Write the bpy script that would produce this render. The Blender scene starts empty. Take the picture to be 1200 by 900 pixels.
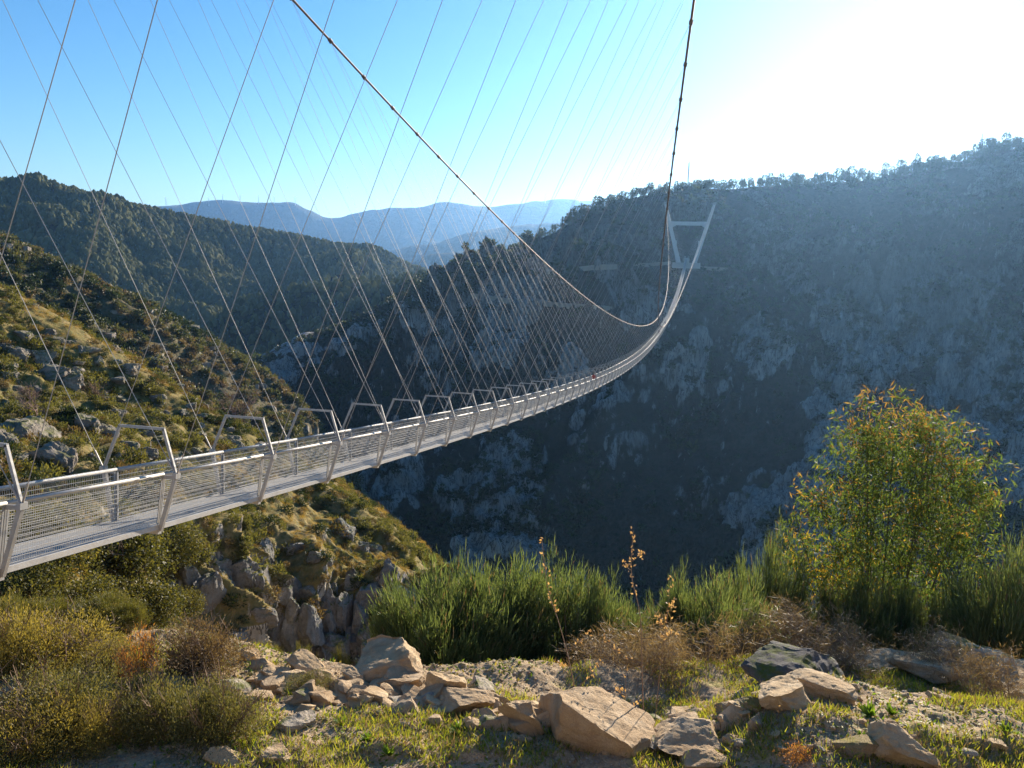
import bpy, math, random
import numpy as np
from mathutils import Matrix, Vector
random.seed(7)
RNG = np.random.default_rng(7)
SC = bpy.context.scene
COL = SC.collection

# ------------------------------------------------------------------ camera
# surveyed values: camera is 5.3 m above the deck start, beside the bridge
PITCH, ROLL, FPX = -0.150596, 0.026414, 930.124
cp, sp, cr, sr = math.cos(PITCH), math.sin(PITCH), math.cos(ROLL), math.sin(ROLL)
AX_F = np.array([0, cp, sp]); _u0 = np.array([0, -sp, cp]); _r0 = np.array([1.0, 0, 0])
AX_R = cr*_r0 + sr*_u0
AX_U = -sr*_r0 + cr*_u0
cam_d = bpy.data.cameras.new('camera'); cam = bpy.data.objects.new('camera', cam_d); COL.objects.link(cam)
cam_d.sensor_width = 36; cam_d.lens = 36*FPX/1200; cam_d.clip_end = 60000; cam_d.clip_start = 0.1
M = Matrix.Identity(4)
for i in range(3):
    M[i][0], M[i][1], M[i][2] = AX_R[i], AX_U[i], -AX_F[i]
cam.matrix_world = M
SC.camera = cam

def ray(px, py):                       # direction with horizontal length 1
    d = AX_F + AX_R*((px-600)/FPX) + AX_U*((450-py)/FPX)
    return d/math.hypot(d[0], d[1])
def W(px, py, d):                      # survey sight line -> place at horizontal range d
    return ray(px, py)*d
def proj(P):
    P = np.asarray(P, float); F = P@AX_F
    F = np.where(F < .05, .05, F)
    return np.stack([600+FPX*(P@AX_R)/F, 450-FPX*(P@AX_U)/F], -1)

# ------------------------------------------------------------------ noise
def _hash(ix, iy, iz, seed):
    h = (ix*374761393 + iy*668265263 + iz*2147483647 + seed*1274126177) & 0xffffffff
    h = ((h ^ (h >> 13))*1274126177) & 0xffffffff
    h = ((h ^ (h >> 15))*2246822519) & 0xffffffff
    return ((h ^ (h >> 16)) & 0xffff)/65535.0*2-1
def noise(P, scale=1.0, seed=0):
    P = np.asarray(P, float)*scale
    i = np.floor(P).astype(np.int64); f = P-i; f = f*f*f*(f*(f*6-15)+10)
    x, y, z = i[..., 0], i[..., 1], i[..., 2]; fx, fy, fz = f[..., 0], f[..., 1], f[..., 2]
    r = 0
    for dx in (0, 1):
        for dy in (0, 1):
            for dz in (0, 1):
                w = (fx if dx else 1-fx)*(fy if dy else 1-fy)*(fz if dz else 1-fz)
                r = r + w*_hash(x+dx, y+dy, z+dz, seed)
    return r
def fbm(P, scale, octv=4, seed=0, gain=.5, lac=2.03):
    r = 0; a = 1
    for o in range(octv):
        r = r + a*noise(P, scale, seed+o*17); a *= gain; scale *= lac
    return r
def ridged(P, scale, octv=4, seed=0, gain=.5):
    r = 0; a = 1
    for o in range(octv):
        r = r + a*(1-2*np.abs(noise(P, scale, seed+o*31))); a *= gain; scale *= 2.1
    return r

# ------------------------------------------------------------------ objects
def tag(o, label=None, cat=None, group=None, kind=None):
    if label: o['label'] = label
    if cat: o['category'] = cat
    if group: o['group'] = group
    if kind: o['kind'] = kind
    return o
def empty(name, loc=(0, 0, 0), label=None, cat=None, group=None):
    o = bpy.data.objects.new(name, None); COL.objects.link(o); o.location = loc
    o.empty_display_size = .2
    return tag(o, label, cat, group)
def mesh_np(V, faces, mats, midx=None, smooth=False, name='mesh'):
    """V (n,3); faces: list of (m,k) int arrays; mats list; midx per face"""
    if not isinstance(faces, list) or isinstance(faces[0], tuple): faces = [np.asarray(faces)]
    faces = [np.asarray(f, np.int64) for f in faces if len(f)]
    V = np.asarray(V, np.float32)
    me = bpy.data.meshes.new(name)
    me.vertices.add(len(V)); me.vertices.foreach_set('co', V.ravel())
    loops = np.concatenate([f.ravel() for f in faces]).astype(np.int32)
    tot = np.concatenate([np.full(len(f), f.shape[1]) for f in faces]).astype(np.int32)
    start = np.concatenate([[0], np.cumsum(tot)[:-1]]).astype(np.int32)
    me.loops.add(len(loops)); me.loops.foreach_set('vertex_index', loops)
    me.polygons.add(len(tot)); me.polygons.foreach_set('loop_start', start)
    try: me.polygons.foreach_set('loop_total', tot)
    except Exception: pass
    for m in (mats if isinstance(mats, (list, tuple)) else [mats]): me.materials.append(m)
    if midx is not None: me.polygons.foreach_set('material_index', np.asarray(midx, np.int32))
    me.polygons.foreach_set('use_smooth', np.full(len(tot), bool(smooth)))
    me.update(calc_edges=True)
    return me
def link(name, me, parent=None, loc=(0, 0, 0)):
    o = bpy.data.objects.new(name, me); COL.objects.link(o); o.location = loc
    if parent is not None: o.parent = parent
    return o
def copy_tree(o, parent=None):
    c = o.copy(); COL.objects.link(c)
    if parent is not None: c.parent = parent
    for ch in o.children: copy_tree(ch, c)
    return c

class MB:                               # mesh collector
    def __init__(s): s.V = []; s.F = {}; s.n = 0
    def add(s, V, F):
        V = np.asarray(V, float); F = np.asarray(F, np.int64)
        s.V.append(V); s.F.setdefault(F.shape[1], []).append(F+s.n); s.n += len(V)
    def box(s, a, b):
        x0, y0, z0 = a; x1, y1, z1 = b
        s.add([(x0,y0,z0),(x1,y0,z0),(x1,y1,z0),(x0,y1,z0),(x0,y0,z1),(x1,y0,z1),(x1,y1,z1),(x0,y1,z1)],
              [(0,3,2,1),(4,5,6,7),(0,1,5,4),(1,2,6,5),(2,3,7,6),(3,0,4,7)])
    def beam(s, a, b, w, h, up=(0, 0, 1)):     # rectangular bar from a to b
        a = np.array(a, float); b = np.array(b, float); d = b-a; d /= np.linalg.norm(d)
        x = np.cross(d, up)
        if np.linalg.norm(x) < 1e-6: x = np.cross(d, (1, 0, 0))
        x /= np.linalg.norm(x); y = np.cross(x, d)
        x = x*w/2; y = y*h/2
        s.add([a-x-y, a+x-y, a+x+y, a-x+y, b-x-y, b+x-y, b+x+y, b-x+y],
              [(0,3,2,1),(4,5,6,7),(0,1,5,4),(1,2,6,5),(2,3,7,6),(3,0,4,7)])
    def tube(s, pts, rad, n=6, cap=True):
        pts = np.asarray(pts, float); m = len(pts); rad = np.broadcast_to(np.asarray(rad, float), (m,))
        T = np.gradient(pts, axis=0); T /= np.linalg.norm(T, axis=1)[:, None]+1e-12
        ref = np.array([0, 0, 1.]) if abs(T[0, 2]) < .9 else np.array([1., 0, 0])
        X = np.cross(T, ref); X /= np.linalg.norm(X, axis=1)[:, None]+1e-12; Y = np.cross(T, X)
        a = np.arange(n)*2*math.pi/n
        V = pts[:, None]+rad[:, None, None]*(np.cos(a)[None, :, None]*X[:, None]+np.sin(a)[None, :, None]*Y[:, None])
        i = np.arange(m-1)[:, None]*n+np.arange(n)[None]; j = np.arange(m-1)[:, None]*n+(np.arange(n)+1)[None] % n
        F = np.stack([i, j, j+n, i+n], -1).reshape(-1, 4)
        s.add(V.reshape(-1, 3), F)
        if cap:
            k = s.n-m*n
            for base, rev in ((k, True), (k+(m-1)*n, False)):
                idx = list(range(base, base+n)); idx = idx[::-1] if rev else idx
                s.F.setdefault(n, []).append(np.array([idx]))
    def build(s, mats, smooth=False, name='mesh'):
        return mesh_np(np.concatenate(s.V), [np.concatenate(f) for f in s.F.values()], mats, None, smooth, name)

# ------------------------------------------------------------------ materials
def mat(name):
    m = bpy.data.materials.new(name); m.use_nodes = True
    nt = m.node_tree; nt.nodes.clear()
    out = nt.nodes.new('ShaderNodeOutputMaterial')
    return m, nt, out
class NT:
    def __init__(s, nt): s.nt = nt
    def n(s, t, **kw):
        o = s.nt.nodes.new(t)
        for k, v in kw.items():
            if k.startswith('i_'):
                k = k[2:]; k = int(k) if k.isdigit() else k.replace('_', ' ')
                if hasattr(v, 'is_linked') or isinstance(v, bpy.types.NodeSocket): s.nt.links.new(v, o.inputs[k])
                else: o.inputs[k].default_value = v
            else: setattr(o, k, v)
        return o
    def l(s, a, b): s.nt.links.new(a, b)
    def noise(s, vec, scale, detail=4, rough=.55, dist=0):
        return s.n('ShaderNodeTexNoise', i_Vector=vec, i_Scale=scale, i_Detail=detail, i_Roughness=rough, i_Distortion=dist).outputs[0]
    def ramp(s, fac, stops, interp='LINEAR'):
        r = s.n('ShaderNodeValToRGB', i_Fac=fac); cr_ = r.color_ramp; cr_.interpolation = interp
        while len(cr_.elements) < len(stops): cr_.elements.new(.5)
        for e, (p, c) in zip(cr_.elements, stops):
            e.position = p; e.color = (c if len(c) == 4 else (*c, 1)) if hasattr(c, '__len__') else (c, c, c, 1)
        return r.outputs[0]
    def mix(s, fac, a, b, typ='MIX'):
        m = s.n('ShaderNodeMix', data_type='RGBA', blend_type=typ)
        for k, v in ((0, fac), (6, a), (7, b)):
            if isinstance(v, bpy.types.NodeSocket): s.l(v, m.inputs[k])
            else: m.inputs[k].default_value = v if k == 0 else ((*v, 1) if len(v) == 3 else v)
        return m.outputs[2]
    def math(s, op, a, b=0, c=0):
        m = s.n('ShaderNodeMath', operation=op)
        for k, v in ((0, a), (1, b), (2, c)):
            if isinstance(v, bpy.types.NodeSocket): s.l(v, m.inputs[k])
            else: m.inputs[k].default_value = v
        return m.outputs[0]
    def mapping(s, vec, scale=(1, 1, 1), rot=(0, 0, 0)):
        return s.n('ShaderNodeMapping', i_Vector=vec, i_Scale=scale, i_Rotation=rot).outputs[0]
    def bump(s, h, strength, dist, normal=None):
        b = s.n('ShaderNodeBump', i_Height=h, i_Strength=strength, i_Distance=dist)
        if normal: s.l(normal, b.inputs['Normal'])
        return b.outputs[0]

def leaf_mat(name, stops, trans=.45, rough=.55, gloss=.25, tcol=None):
    """thin leaf: diffuse + translucent + slight gloss, colour varies from leaf to leaf and plant to plant"""
    m, nt, out = mat(name); t = NT(nt)
    isl = t.n('ShaderNodeNewGeometry').outputs['Random Per Island']
    oi = t.n('ShaderNodeObjectInfo').outputs['Random']
    f = t.math('ADD', t.math('MULTIPLY', isl, .8), t.math('MULTIPLY', oi, .2))
    c = t.ramp(f, stops)
    d = t.n('ShaderNodeBsdfPrincipled', i_Base_Color=c, i_Roughness=rough)
    d.inputs['Specular IOR Level'].default_value = gloss
    tr = t.n('ShaderNodeBsdfTranslucent')
    tc = t.mix(1, c, tcol or (1.5, 1.35, .55), 'MULTIPLY'); t.l(tc, tr.inputs[0])
    mx = t.n('ShaderNodeMixShader', i_0=trans); t.l(d.outputs[0], mx.inputs[1]); t.l(tr.outputs[0], mx.inputs[2])
    t.l(mx.outputs[0], out.inputs[0])
    return m
def plain(name, col, rough=.6, metal=0, bump=None, var=.25, vscale=3.0):
    m, nt, out = mat(name); t = NT(nt)
    pos = t.n('ShaderNodeTexCoord').outputs['Object']
    nz = t.noise(pos, vscale, 5)
    c = t.mix(nz, tuple(x*(1-var) for x in col), tuple(min(1, x*(1+var)) for x in col))
    p = t.n('ShaderNodeBsdfPrincipled', i_Base_Color=c, i_Roughness=rough, i_Metallic=metal)
    if bump:
        t.l(t.bump(t.noise(pos, bump[0], 6), bump[1], bump[2]), p.inputs['Normal'])
    t.l(p.outputs[0], out.inputs[0])
    return m

# ------------------------------------------------------------------ light, sky, air
_s = ray(1092, -6); SUN_EL = math.atan2(_s[2], 1); SUN_AZ = math.atan2(_s[0], _s[1])   # azimuth from +Y towards +X
w = bpy.data.worlds.new('World'); SC.world = w; w.use_nodes = True
wt = w.node_tree; wt.nodes.clear(); t = NT(wt)
sky = t.n('ShaderNodeTexSky', sky_type='NISHITA', sun_disc=False, sun_elevation=SUN_EL, sun_rotation=SUN_AZ,
          air_density=1.0, dust_density=0.12, ozone_density=3.5, altitude=300)
hs = t.n('ShaderNodeHueSaturation', i_Saturation=1.22, i_Color=sky.outputs[0])
bg = t.n('ShaderNodeBackground', i_Strength=0.068); t.l(hs.outputs[0], bg.inputs[0])
t.l(bg.outputs[0], t.n('ShaderNodeOutputWorld').inputs[0])
sl = bpy.data.lights.new('sun', 'SUN'); sl.energy = 5.0; sl.angle = math.radians(.53); sl.color = (1, .86, .68)
so = bpy.data.objects.new('sun', sl); COL.objects.link(so); so.location = (0, 0, 60)
so.rotation_euler = Vector((_s[0], _s[1], _s[2])).to_track_quat('Z', 'Y').to_euler()

def build_haze():
    m, nt, out = mat('hazy_air'); t = NT(nt)
    v = t.n('ShaderNodeVolumePrincipled')
    v.inputs['Color'].default_value = HAZE_C; v.inputs['Density'].default_value = HAZE_D
    v.inputs['Anisotropy'].default_value = HAZE_G
    t.l(v.outputs[0], out.inputs['Volume'])
    b = MB(); b.box((-9000, -2500, -201), (9000, 9500, 530))
    tag(link('haze', b.build(m)), 'thin blue haze lying over the gorge and the far ridges', 'haze', kind='stuff')
HAZE_D, HAZE_G = 0.72e-4, .66
HAZE_C = (.28, .56, 1, 1)

SC.view_settings.view_transform = 'Standard'; SC.view_settings.look = 'None'
SC.view_settings.exposure = 1.38; SC.view_settings.gamma = 1; SC.view_settings.use_curve_mapping = False
SC.render.engine = 'CYCLES'
cy = SC.cycles
cy.max_bounces = 6; cy.diffuse_bounces = 3; cy.glossy_bounces = 2; cy.transmission_bounces = 3; cy.volume_bounces = 1
cy.transparent_max_bounces = 6; cy.sample_clamp_indirect = 6; cy.use_denoising = True; cy.caustics_reflective = False; cy.caustics_refractive = False
# ------------------------------------------------------------------ landforms
def catmull(C, n):                       # C (m, ..., 3) -> n samples along axis 0
    m = len(C); tt = np.linspace(0, m-1-1e-9, n); i = tt.astype(int); f = (tt-i)
    g = lambda k: C[np.clip(k, 0, m-1)]
    sh = (n,)+(1,)*(C.ndim-1); f = f.reshape(sh)
    p0, p1, p2, p3 = g(i-1), g(i), g(i+1), g(i+2)
    return .5*((2*p1)+(-p0+p2)*f+(2*p0-5*p1+4*p2-p3)*f*f+(-p0+3*p1-3*p2+p3)*f**3)
def normals(G):
    du = np.gradient(G, axis=1); dv = np.gradient(G, axis=0)
    N = np.cross(du, dv); N /= np.linalg.norm(N, axis=-1)[..., None]+1e-9
    return N
class Hill:
    """lofted landform. cols: px list; rows: list of (list of py, list of range); far side added behind the first row"""
    def __init__(s, cols, rows, nu, nv, back, seed=0):
        R = []
        top = np.array([W(x, y, d) for x, y, d in zip(cols, *rows[0])])
        rad = top.copy(); rad[:, 2] = 0; rad /= np.linalg.norm(rad, axis=1)[:, None]
        for (dist, drop) in back[::-1]:
            q = top+rad*dist; q[:, 2] -= drop; R.append(q)
        s.nb = len(back)
        R.append(top)
        for ys, ds in rows[1:]:
            R.append(np.array([W(x, y, d) for x, y, d in zip(cols, ys, ds)]))
        C = np.array(R)
        G = catmull(C, nv)
        G = catmull(G.transpose(1, 0, 2), nu).transpose(1, 0, 2)
        s.G = G; s.nu, s.nv = nu, nv
        N = normals(G)
        if N[nv*2//3, nu//2] @ G[nv*2//3, nu//2] > 0: N = -N; s.flip = True
        else: s.flip = False
        s.N = N
        s.rowt = np.linspace(0, len(C)-1, nv)     # row coordinate; ridge sits at s.nb
    def displace(s, fn):
        s.G = s.G+s.N*fn(s.G, s.N)[..., None]
        N = normals(s.G); s.N = -N if s.flip else N
    def build(s, name, mats):
        nu, nv = s.nu, s.nv; s.G[..., 2] = np.maximum(s.G[..., 2], -199.5)
        i = (np.arange(nv-1)[:, None]*nu+np.arange(nu-1)[None])
        F = np.stack([i, i+1, i+nu+1, i+nu], -1).reshape(-1, 4)
        if s.flip: F = F[:, ::-1]
        o = link(name, mesh_np(s.G.reshape(-1, 3), F, mats, smooth=True, name=name)); o['kind'] = 'structure'
        s.P = proj(s.G); s.obj = o
        return o
    def at(s, px, py, front=True):          # surface point seen at a pixel
        d = np.hypot(s.P[..., 0]-px, s.P[..., 1]-py).copy()
        if front: d[s.rowt < s.nb] += 1e4
        k = np.unravel_index(d.argmin(), d.shape)
        return s.G[k], s.N[k]
    def scatter(s, n, rng, cond=None, tmin=None):
        """random points, uniform by area"""
        G = s.G; A = np.linalg.norm(np.cross(G[1:, :-1]-G[:-1, :-1], G[:-1, 1:]-G[:-1, :-1]), axis=-1)
        if tmin is not None: A = A*(s.rowt[:-1] >= tmin)[:, None]
        if cond is not None: A = A*cond(G[:-1, :-1], s.N[:-1, :-1], s.P[:-1, :-1])
        p = A.ravel()/A.sum(); k = rng.choice(len(p), n, p=p); a, b = np.unravel_index(k, A.shape)
        u, v = rng.random((2, n, 1))
        Q = G[a, b]*(1-u)*(1-v)+G[a, b+1]*u*(1-v)+G[a+1, b]*(1-u)*v+G[a+1, b+1]*u*v
        return Q, s.N[a, b]

def hill_mat(name, soil, scrub, rock, rock_lo, rock_hi, sc, stretch=.35, rockbias=0.0, slope=(0.0, 0.0), bumpd=1.0, extra=None, zgate=None, wts=(.55, .45), attr=0):
    m, nt, out = mat(name); t = NT(nt)
    pos = t.n('ShaderNodeNewGeometry').outputs['Position']; nrm = t.n('ShaderNodeNewGeometry').outputs['Normal']
    nz = t.n('ShaderNodeSeparateXYZ', i_0=nrm).outputs[2]
    vs = t.mapping(pos, (1, 1, stretch))
    big = t.noise(vs, .14*sc, 5, .6); fine = t.noise(vs, .9*sc, 8, .68, .4); f2 = t.noise(pos, 2.2*sc, 6, .65)
    veg = t.mix(t.ramp(f2, [(.35, 0), (.65, 1)]), soil, scrub)
    if extra: veg = t.mix(t.ramp(t.noise(pos, .2*sc, 4), [(.45, 0), (.62, 1)]), veg, t.mix(t.ramp(f2, [(.3, 0), (.7, 1)]), extra[0], extra[1]))
    rk = t.mix(t.ramp(t.noise(vs, 1.6*sc, 8, .7), [(.3, 0), (.7, 1)]), tuple(x*.45 for x in rock), tuple(min(1, x*1.25) for x in rock))
    cr = t.noise(t.mapping(pos, (1, 1, .22)), 2.4*sc, 5, .6, .6)
    rk = t.mix(t.ramp(cr, [(.44, 0), (.47, 1), (.5, 1), (.53, 0)]), rk, tuple(x*.22 for x in rock))
    st = t.math('ADD', t.math('ADD', t.math('MULTIPLY', big, wts[0]), t.math('MULTIPLY', fine, wts[1])), t.math('MULTIPLY', t.math('SUBTRACT', slope[0], nz), slope[1]))
    if attr: st = t.math('ADD', st, t.math('MULTIPLY', t.math('SUBTRACT', t.n('ShaderNodeAttribute', attribute_name='rock').outputs['Fac'], .55), attr))
    mask = t.ramp(t.math('ADD', st, rockbias), [(rock_lo, 0), (rock_hi, 1)])
    if zgate:
        pz = t.math('ADD', t.n('ShaderNodeSeparateXYZ', i_0=pos).outputs[2], t.math('MULTIPLY', t.math('SUBTRACT', big, .5), 90))
        mask = t.math('MULTIPLY', mask, t.n('ShaderNodeMapRange', i_0=pz, i_1=zgate[0], i_2=zgate[1], i_3=1.0, i_4=zgate[2]).outputs[0])
    c = t.mix(mask, veg, rk)
    p = t.n('ShaderNodeBsdfPrincipled', i_Base_Color=c, i_Roughness=.95); p.inputs['Specular IOR Level'].default_value = .1
    h = t.math('ADD', t.math('MULTIPLY', fine, 1.0), t.math('MULTIPLY', f2, .6))
    t.l(t.bump(h, .9, bumpd/sc), p.inputs['Normal'])
    t.l(p.outputs[0], out.inputs[0])
    return m

# sheet that reaches the horizon, below the gorge floor
_m = hill_mat('valley_ground', (.07, .06, .035), (.035, .05, .02), (.25, .23, .2), .6, .75, .05)
_v = [(-8900, -2400, -200), (8900, -2400, -200), (8900, 9400, -200), (-8900, 9400, -200)]
tag(link('valley_floor', mesh_np(_v, np.array([[0, 1, 2, 3]]), _m)), kind='structure')

# E: the shaded mountain across the gorge
cE = [120, 230, 320, 420, 520, 620, 720, 806, 870, 950, 1080, 1200, 1350, 1600]
E = Hill(cE, [
 ([560, 490, 422, 374, 333, 290, 240, 224, 222, 222, 206, 178, 150, 120], [520, 520, 540, 570, 600, 620, 630, 640, 690, 740, 770, 780, 780, 760]),
 ([580, 515, 455, 395, 345, 305, 270, 255, 262, 275, 262, 240, 215, 190], [480, 490, 505, 525, 545, 560, 565, 575, 620, 660, 690, 690, 690, 680]),
 ([600, 540, 490, 430, 372, 330, 313, 308, 322, 340, 340, 330, 310, 290], [450, 455, 470, 490, 505, 512, 514, 512, 545, 575, 590, 590, 580, 560]),
 ([650, 600, 550, 500, 450, 405, 385, 385, 395, 420, 430, 430, 420, 410], [420, 425, 432, 445, 452, 456, 460, 455, 470, 485, 480, 470, 450, 430]),
 ([700, 660, 620, 590, 555, 525, 505, 500, 505, 520, 530, 530, 530, 530], [385, 388, 392, 398, 402, 405, 405, 400, 400, 400, 385, 370, 350, 330]),
 ([760, 730, 700, 685, 672, 665, 660, 655, 655, 650, 650, 650, 650, 650], [345, 345, 345, 345, 345, 345, 343, 340, 335, 325, 310, 295, 280, 265]),
 ([840, 830, 820, 815, 810, 810, 810, 810, 810, 810, 810, 810, 810, 810], [300]*14),
], 620, 460, [(60, 8), (200, 60), (500, 260)])
def sstep_(a, b, x):
    t_ = np.clip((x-a)/(b-a), 0, 1); return t_*t_*(3-2*t_)
def dE(G, N):
    V = G*np.array([1, 1, .4])
    far = np.clip((np.linalg.norm(G[..., :2], axis=-1)-250)/250, .5, 1.2)
    wgt = np.clip((E.rowt-E.nb)/1.9, .10, 1)[:, None]
    # keep the bench the tower stands on
    tw = np.exp(-((((G[..., 0]-108)/46)**2+((G[..., 1]-500)/60)**2+((G[..., 2]-4)/34)**2)**2))
    gul = ridged(G*np.array([1, .45, .25]), .011, 3, 4)
    rk = sstep_(.02, .32, fbm(G*np.array([1, 1, .4])+np.array([40, 0, 0]), .026, 4, 141)-.35*sstep_(-20, 25, G[..., 2])+.10)
    E.rock = rk*(1-tw); cliff = rk*(7*ridged(G*np.array([1, 1, .10]), .075, 3, 151)+2.5*ridged(G*np.array([1, 1, .25]), .22, 2, 153))
    d = cliff+15*gul+8*fbm(V, .035, 4, 9)+6.5*ridged(V*np.array([1, 1, .6]), .06, 4, 21)+1.8*fbm(V, .25, 3, 33)
    return d*wgt*far*(1-tw)-3*wgt-9*tw
E.displace(dE)
mE = hill_mat('mountain_slope', (.080, .066, .050), (.042, .046, .030), (.54, .52, .48), .485, .55, .2, .26, 0, (.62, .12), 1.4, None, (-40, 5, .3), (.36, .72), .24)
E.build('mountain_across_gorge', mE)
_a = E.obj.data.attributes.new('rock', 'FLOAT', 'POINT'); _a.data.foreach_set('value', E.rock.ravel().astype(np.float32))

# A: near sunlit slope left of and below the bridge
cA = [-420, -200, -80, 0, 100, 200, 300, 400, 465, 520, 570]
A = Hill(cA, [
 ([215, 270, 310, 338, 385, 448, 512, 575, 630, 690, 770], [118, 108, 100, 96, 92, 89, 86, 82, 76, 70, 64]),
 ([330, 370, 395, 415, 450, 497, 548, 605, 655, 712, 785], [95, 88, 83, 80, 78, 77, 76, 74, 70, 65, 60]),
 ([470, 490, 500, 505, 525, 560, 598, 640, 683, 735, 800], [70, 67, 64, 62, 62, 64, 66, 67, 65, 61, 57]),
 ([590, 595, 598, 600, 605, 622, 650, 676, 708, 755, 820], [50, 49, 48, 47, 48, 53, 59, 62, 61, 58, 54]),
 ([680, 682, 685, 688, 695, 715, 748, 762, 780, 805, 850], [37, 37, 37, 37, 39, 46, 54, 57, 57, 55, 52]),
 ([770, 770, 770, 772, 780, 800, 815, 825, 840, 855, 890], [32, 32, 32, 32, 34, 42, 51, 54, 54, 53, 50]),
 ([990]*11, [30, 30, 30, 30, 31, 36, 44, 48, 48, 47, 45]),
], 480, 420, [(25, 8), (60, 35), (110, 90)])
def dA(G, N):
    wgt = np.clip((A.rowt-A.nb)/.8, .35, 1)[:, None]
    V = G*np.array([1, 1, .5])
    cl = np.clip((A.rowt-A.nb-2.6)/.6, 0, 1)[:, None]*np.clip((A.P0[..., 0]-150)/80, 0, 1)
    blk = ridged(G*np.array([1, 1, .22]), .22, 4, 71)
    return wgt*(1.9*fbm(G, .05, 4, 41)+.7*ridged(V, .16, 4, 45)+.25*fbm(V, .8, 3, 49))+cl*2.0*blk
A.P0 = proj(A.G)
A.displace(dA)
mA = hill_mat('near_slope', (.28, .20, .09), (.11, .11, .04), (.44, .40, .34), .56, .62, 1.0, .5, 0, (.58, .35), .25, ((.24, .17, .06), (.13, .13, .04)))
A.build('near_slope', mA)

# B: second slope on the left, darker
cB = [-420, -200, -80, 0, 100, 200, 300, 350, 400, 460]
B = Hill(cB, [
 ([165, 215, 255, 284, 324, 378, 436, 480, 550, 660], [345, 330, 320, 315, 305, 298, 290, 285, 278, 265]),
 ([260, 290, 310, 332, 370, 418, 466, 505, 570, 680], [290, 285, 278, 272, 268, 265, 265, 262, 258, 250]),
 ([360, 380, 395, 410, 440, 475, 505, 535, 585, 690], [235, 232, 230, 228, 228, 230, 233, 233, 232, 228]),
 ([560, 560, 565, 570, 580, 590, 600, 615, 650, 740], [180, 180, 180, 180, 182, 185, 190, 195, 198, 200]),
 ([760]*10, [150]*10),
], 320, 240, [(60, 14), (150, 70), (260, 150)])
def dB(G, N):
    wgt = np.clip((B.rowt-B.nb)/.8, .3, 1)[:, None]
    return wgt*(4*ridged(G*np.array([1, 1, .5]), .022, 3, 61)+2.2*fbm(G, .06, 4, 65)+1.0*ridged(G, .15, 3, 66))
B.displace(dB)
mB = hill_mat('second_slope', (.20, .15, .09), (.08, .09, .045), (.40, .36, .31), .54, .62, .4, .5, 0, (.55, .25), .6)
B.build('second_slope', mB)

# C: long forested ridge
cC = [-500, -250, -100, 0, 100, 200, 300, 400, 480, 560, 660]
C = Hill(cC, [
 ([150, 180, 200, 217, 238, 256, 274, 293, 318, 347, 380], [1350, 1300, 1260, 1240, 1230, 1220, 1220, 1240, 1270, 1300, 1320]),
 ([200, 230, 250, 262, 278, 294, 308, 322, 342, 366, 400], [1180, 1150, 1120, 1100, 1090, 1080, 1080, 1090, 1110, 1140, 1160]),
 ([300, 310, 320, 325, 335, 345, 352, 360, 375, 395, 430], [960]*11),
 ([420, 420, 420, 420, 420, 420, 425, 430, 440, 450, 470], [780]*11),
 ([560]*11, [640]*11),
], 300, 200, [(160, 30), (420, 160), (700, 330)])
def dC(G, N):
    wgt = np.clip((C.rowt-C.nb)/.9, .12, 1)[:, None]
    return wgt*(48*ridged(G*np.array([1, .35, .2])+np.array([90, 0, 0]), .0042, 2, 83)+14*fbm(G, .015, 4, 87))-20*wgt
C.displace(dC)
mC = hill_mat('forest_floor', (.07, .06, .035), (.035, .05, .022), (.2, .19, .16), .66, .8, .1, .6)
C.build('forested_ridge', mC)

# D: low spur closing the valley
cD = [120, 200, 270, 350, 430, 500, 580, 680]
D = Hill(cD, [
 ([460, 410, 364, 340, 331, 322, 330, 342], [720, 720, 725, 740, 760, 780, 800, 820]),
 ([490, 450, 412, 385, 372, 360, 362, 370], [660]*8),
 ([530, 510, 490, 470, 450, 440, 440, 440], [590]*8),
 ([640]*8, [540]*8),
], 200, 120, [(60, 15), (160, 70), (280, 160)])
D.displace(lambda G, N: np.clip((D.rowt-D.nb)/.9, .2, 1)[:, None]*(12*ridged(G*np.array([1, .5, .3]), .01, 3, 93)+5*fbm(G, .04, 4, 97))-6)
D.build('valley_spur', mC)

# far blue ranges
def far_range(name, cols, ys, d, low, dl, amp, sc, seed, nu=260, nv=70):
    h = Hill(cols, [(ys, [d]*len(cols)), ([(y+low)/2 for y in ys], [d*.93]*len(cols)), ([low]*len(cols), [dl]*len(cols)), ([low+120]*len(cols), [dl*.8]*len(cols))],
             nu, nv, [(d*.06, d*.012), (d*.2, d*.08)])
    h.displace(lambda G, N: np.clip((h.rowt-h.nb)/.8, .05, 1)[:, None]*(amp*ridged(G*np.array([1, .5, .4]), sc, 4, seed)-amp*.4)+.25*amp*fbm(G, sc*2.5, 3, seed+5))
    h.build(name, mF)
    return h
mF = hill_mat('far_slope', (.08, .07, .045), (.04, .055, .03), (.2, .19, .17), .62, .8, .012, .7)
FR1 = far_range('distant_range', [-700, -300, -100, 100, 165, 220, 290, 340, 385, 440, 490, 540, 600, 655, 700, 780, 900, 1100, 1500, 2000],
  [270, 255, 258, 252, 244, 239, 239, 242, 255, 249, 244, 241, 242, 239, 240, 250, 262, 265, 250, 250], 6200, 330, 4600, 105, .0014, 103)
FR2 = far_range('blue_ridge', [250, 330, 390, 440, 500, 550, 590, 640, 700, 780, 900], [345, 330, 314, 300, 287, 275, 266, 262, 262, 272, 280], 3900, 350, 3200, 60, .002, 113)
FR3 = far_range('lower_blue_ridge', [200, 290, 350, 420, 480, 540, 600, 660, 740], [352, 340, 330, 318, 307, 296, 292, 300, 310], 2900, 365, 2300, 40, .004, 123)
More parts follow.
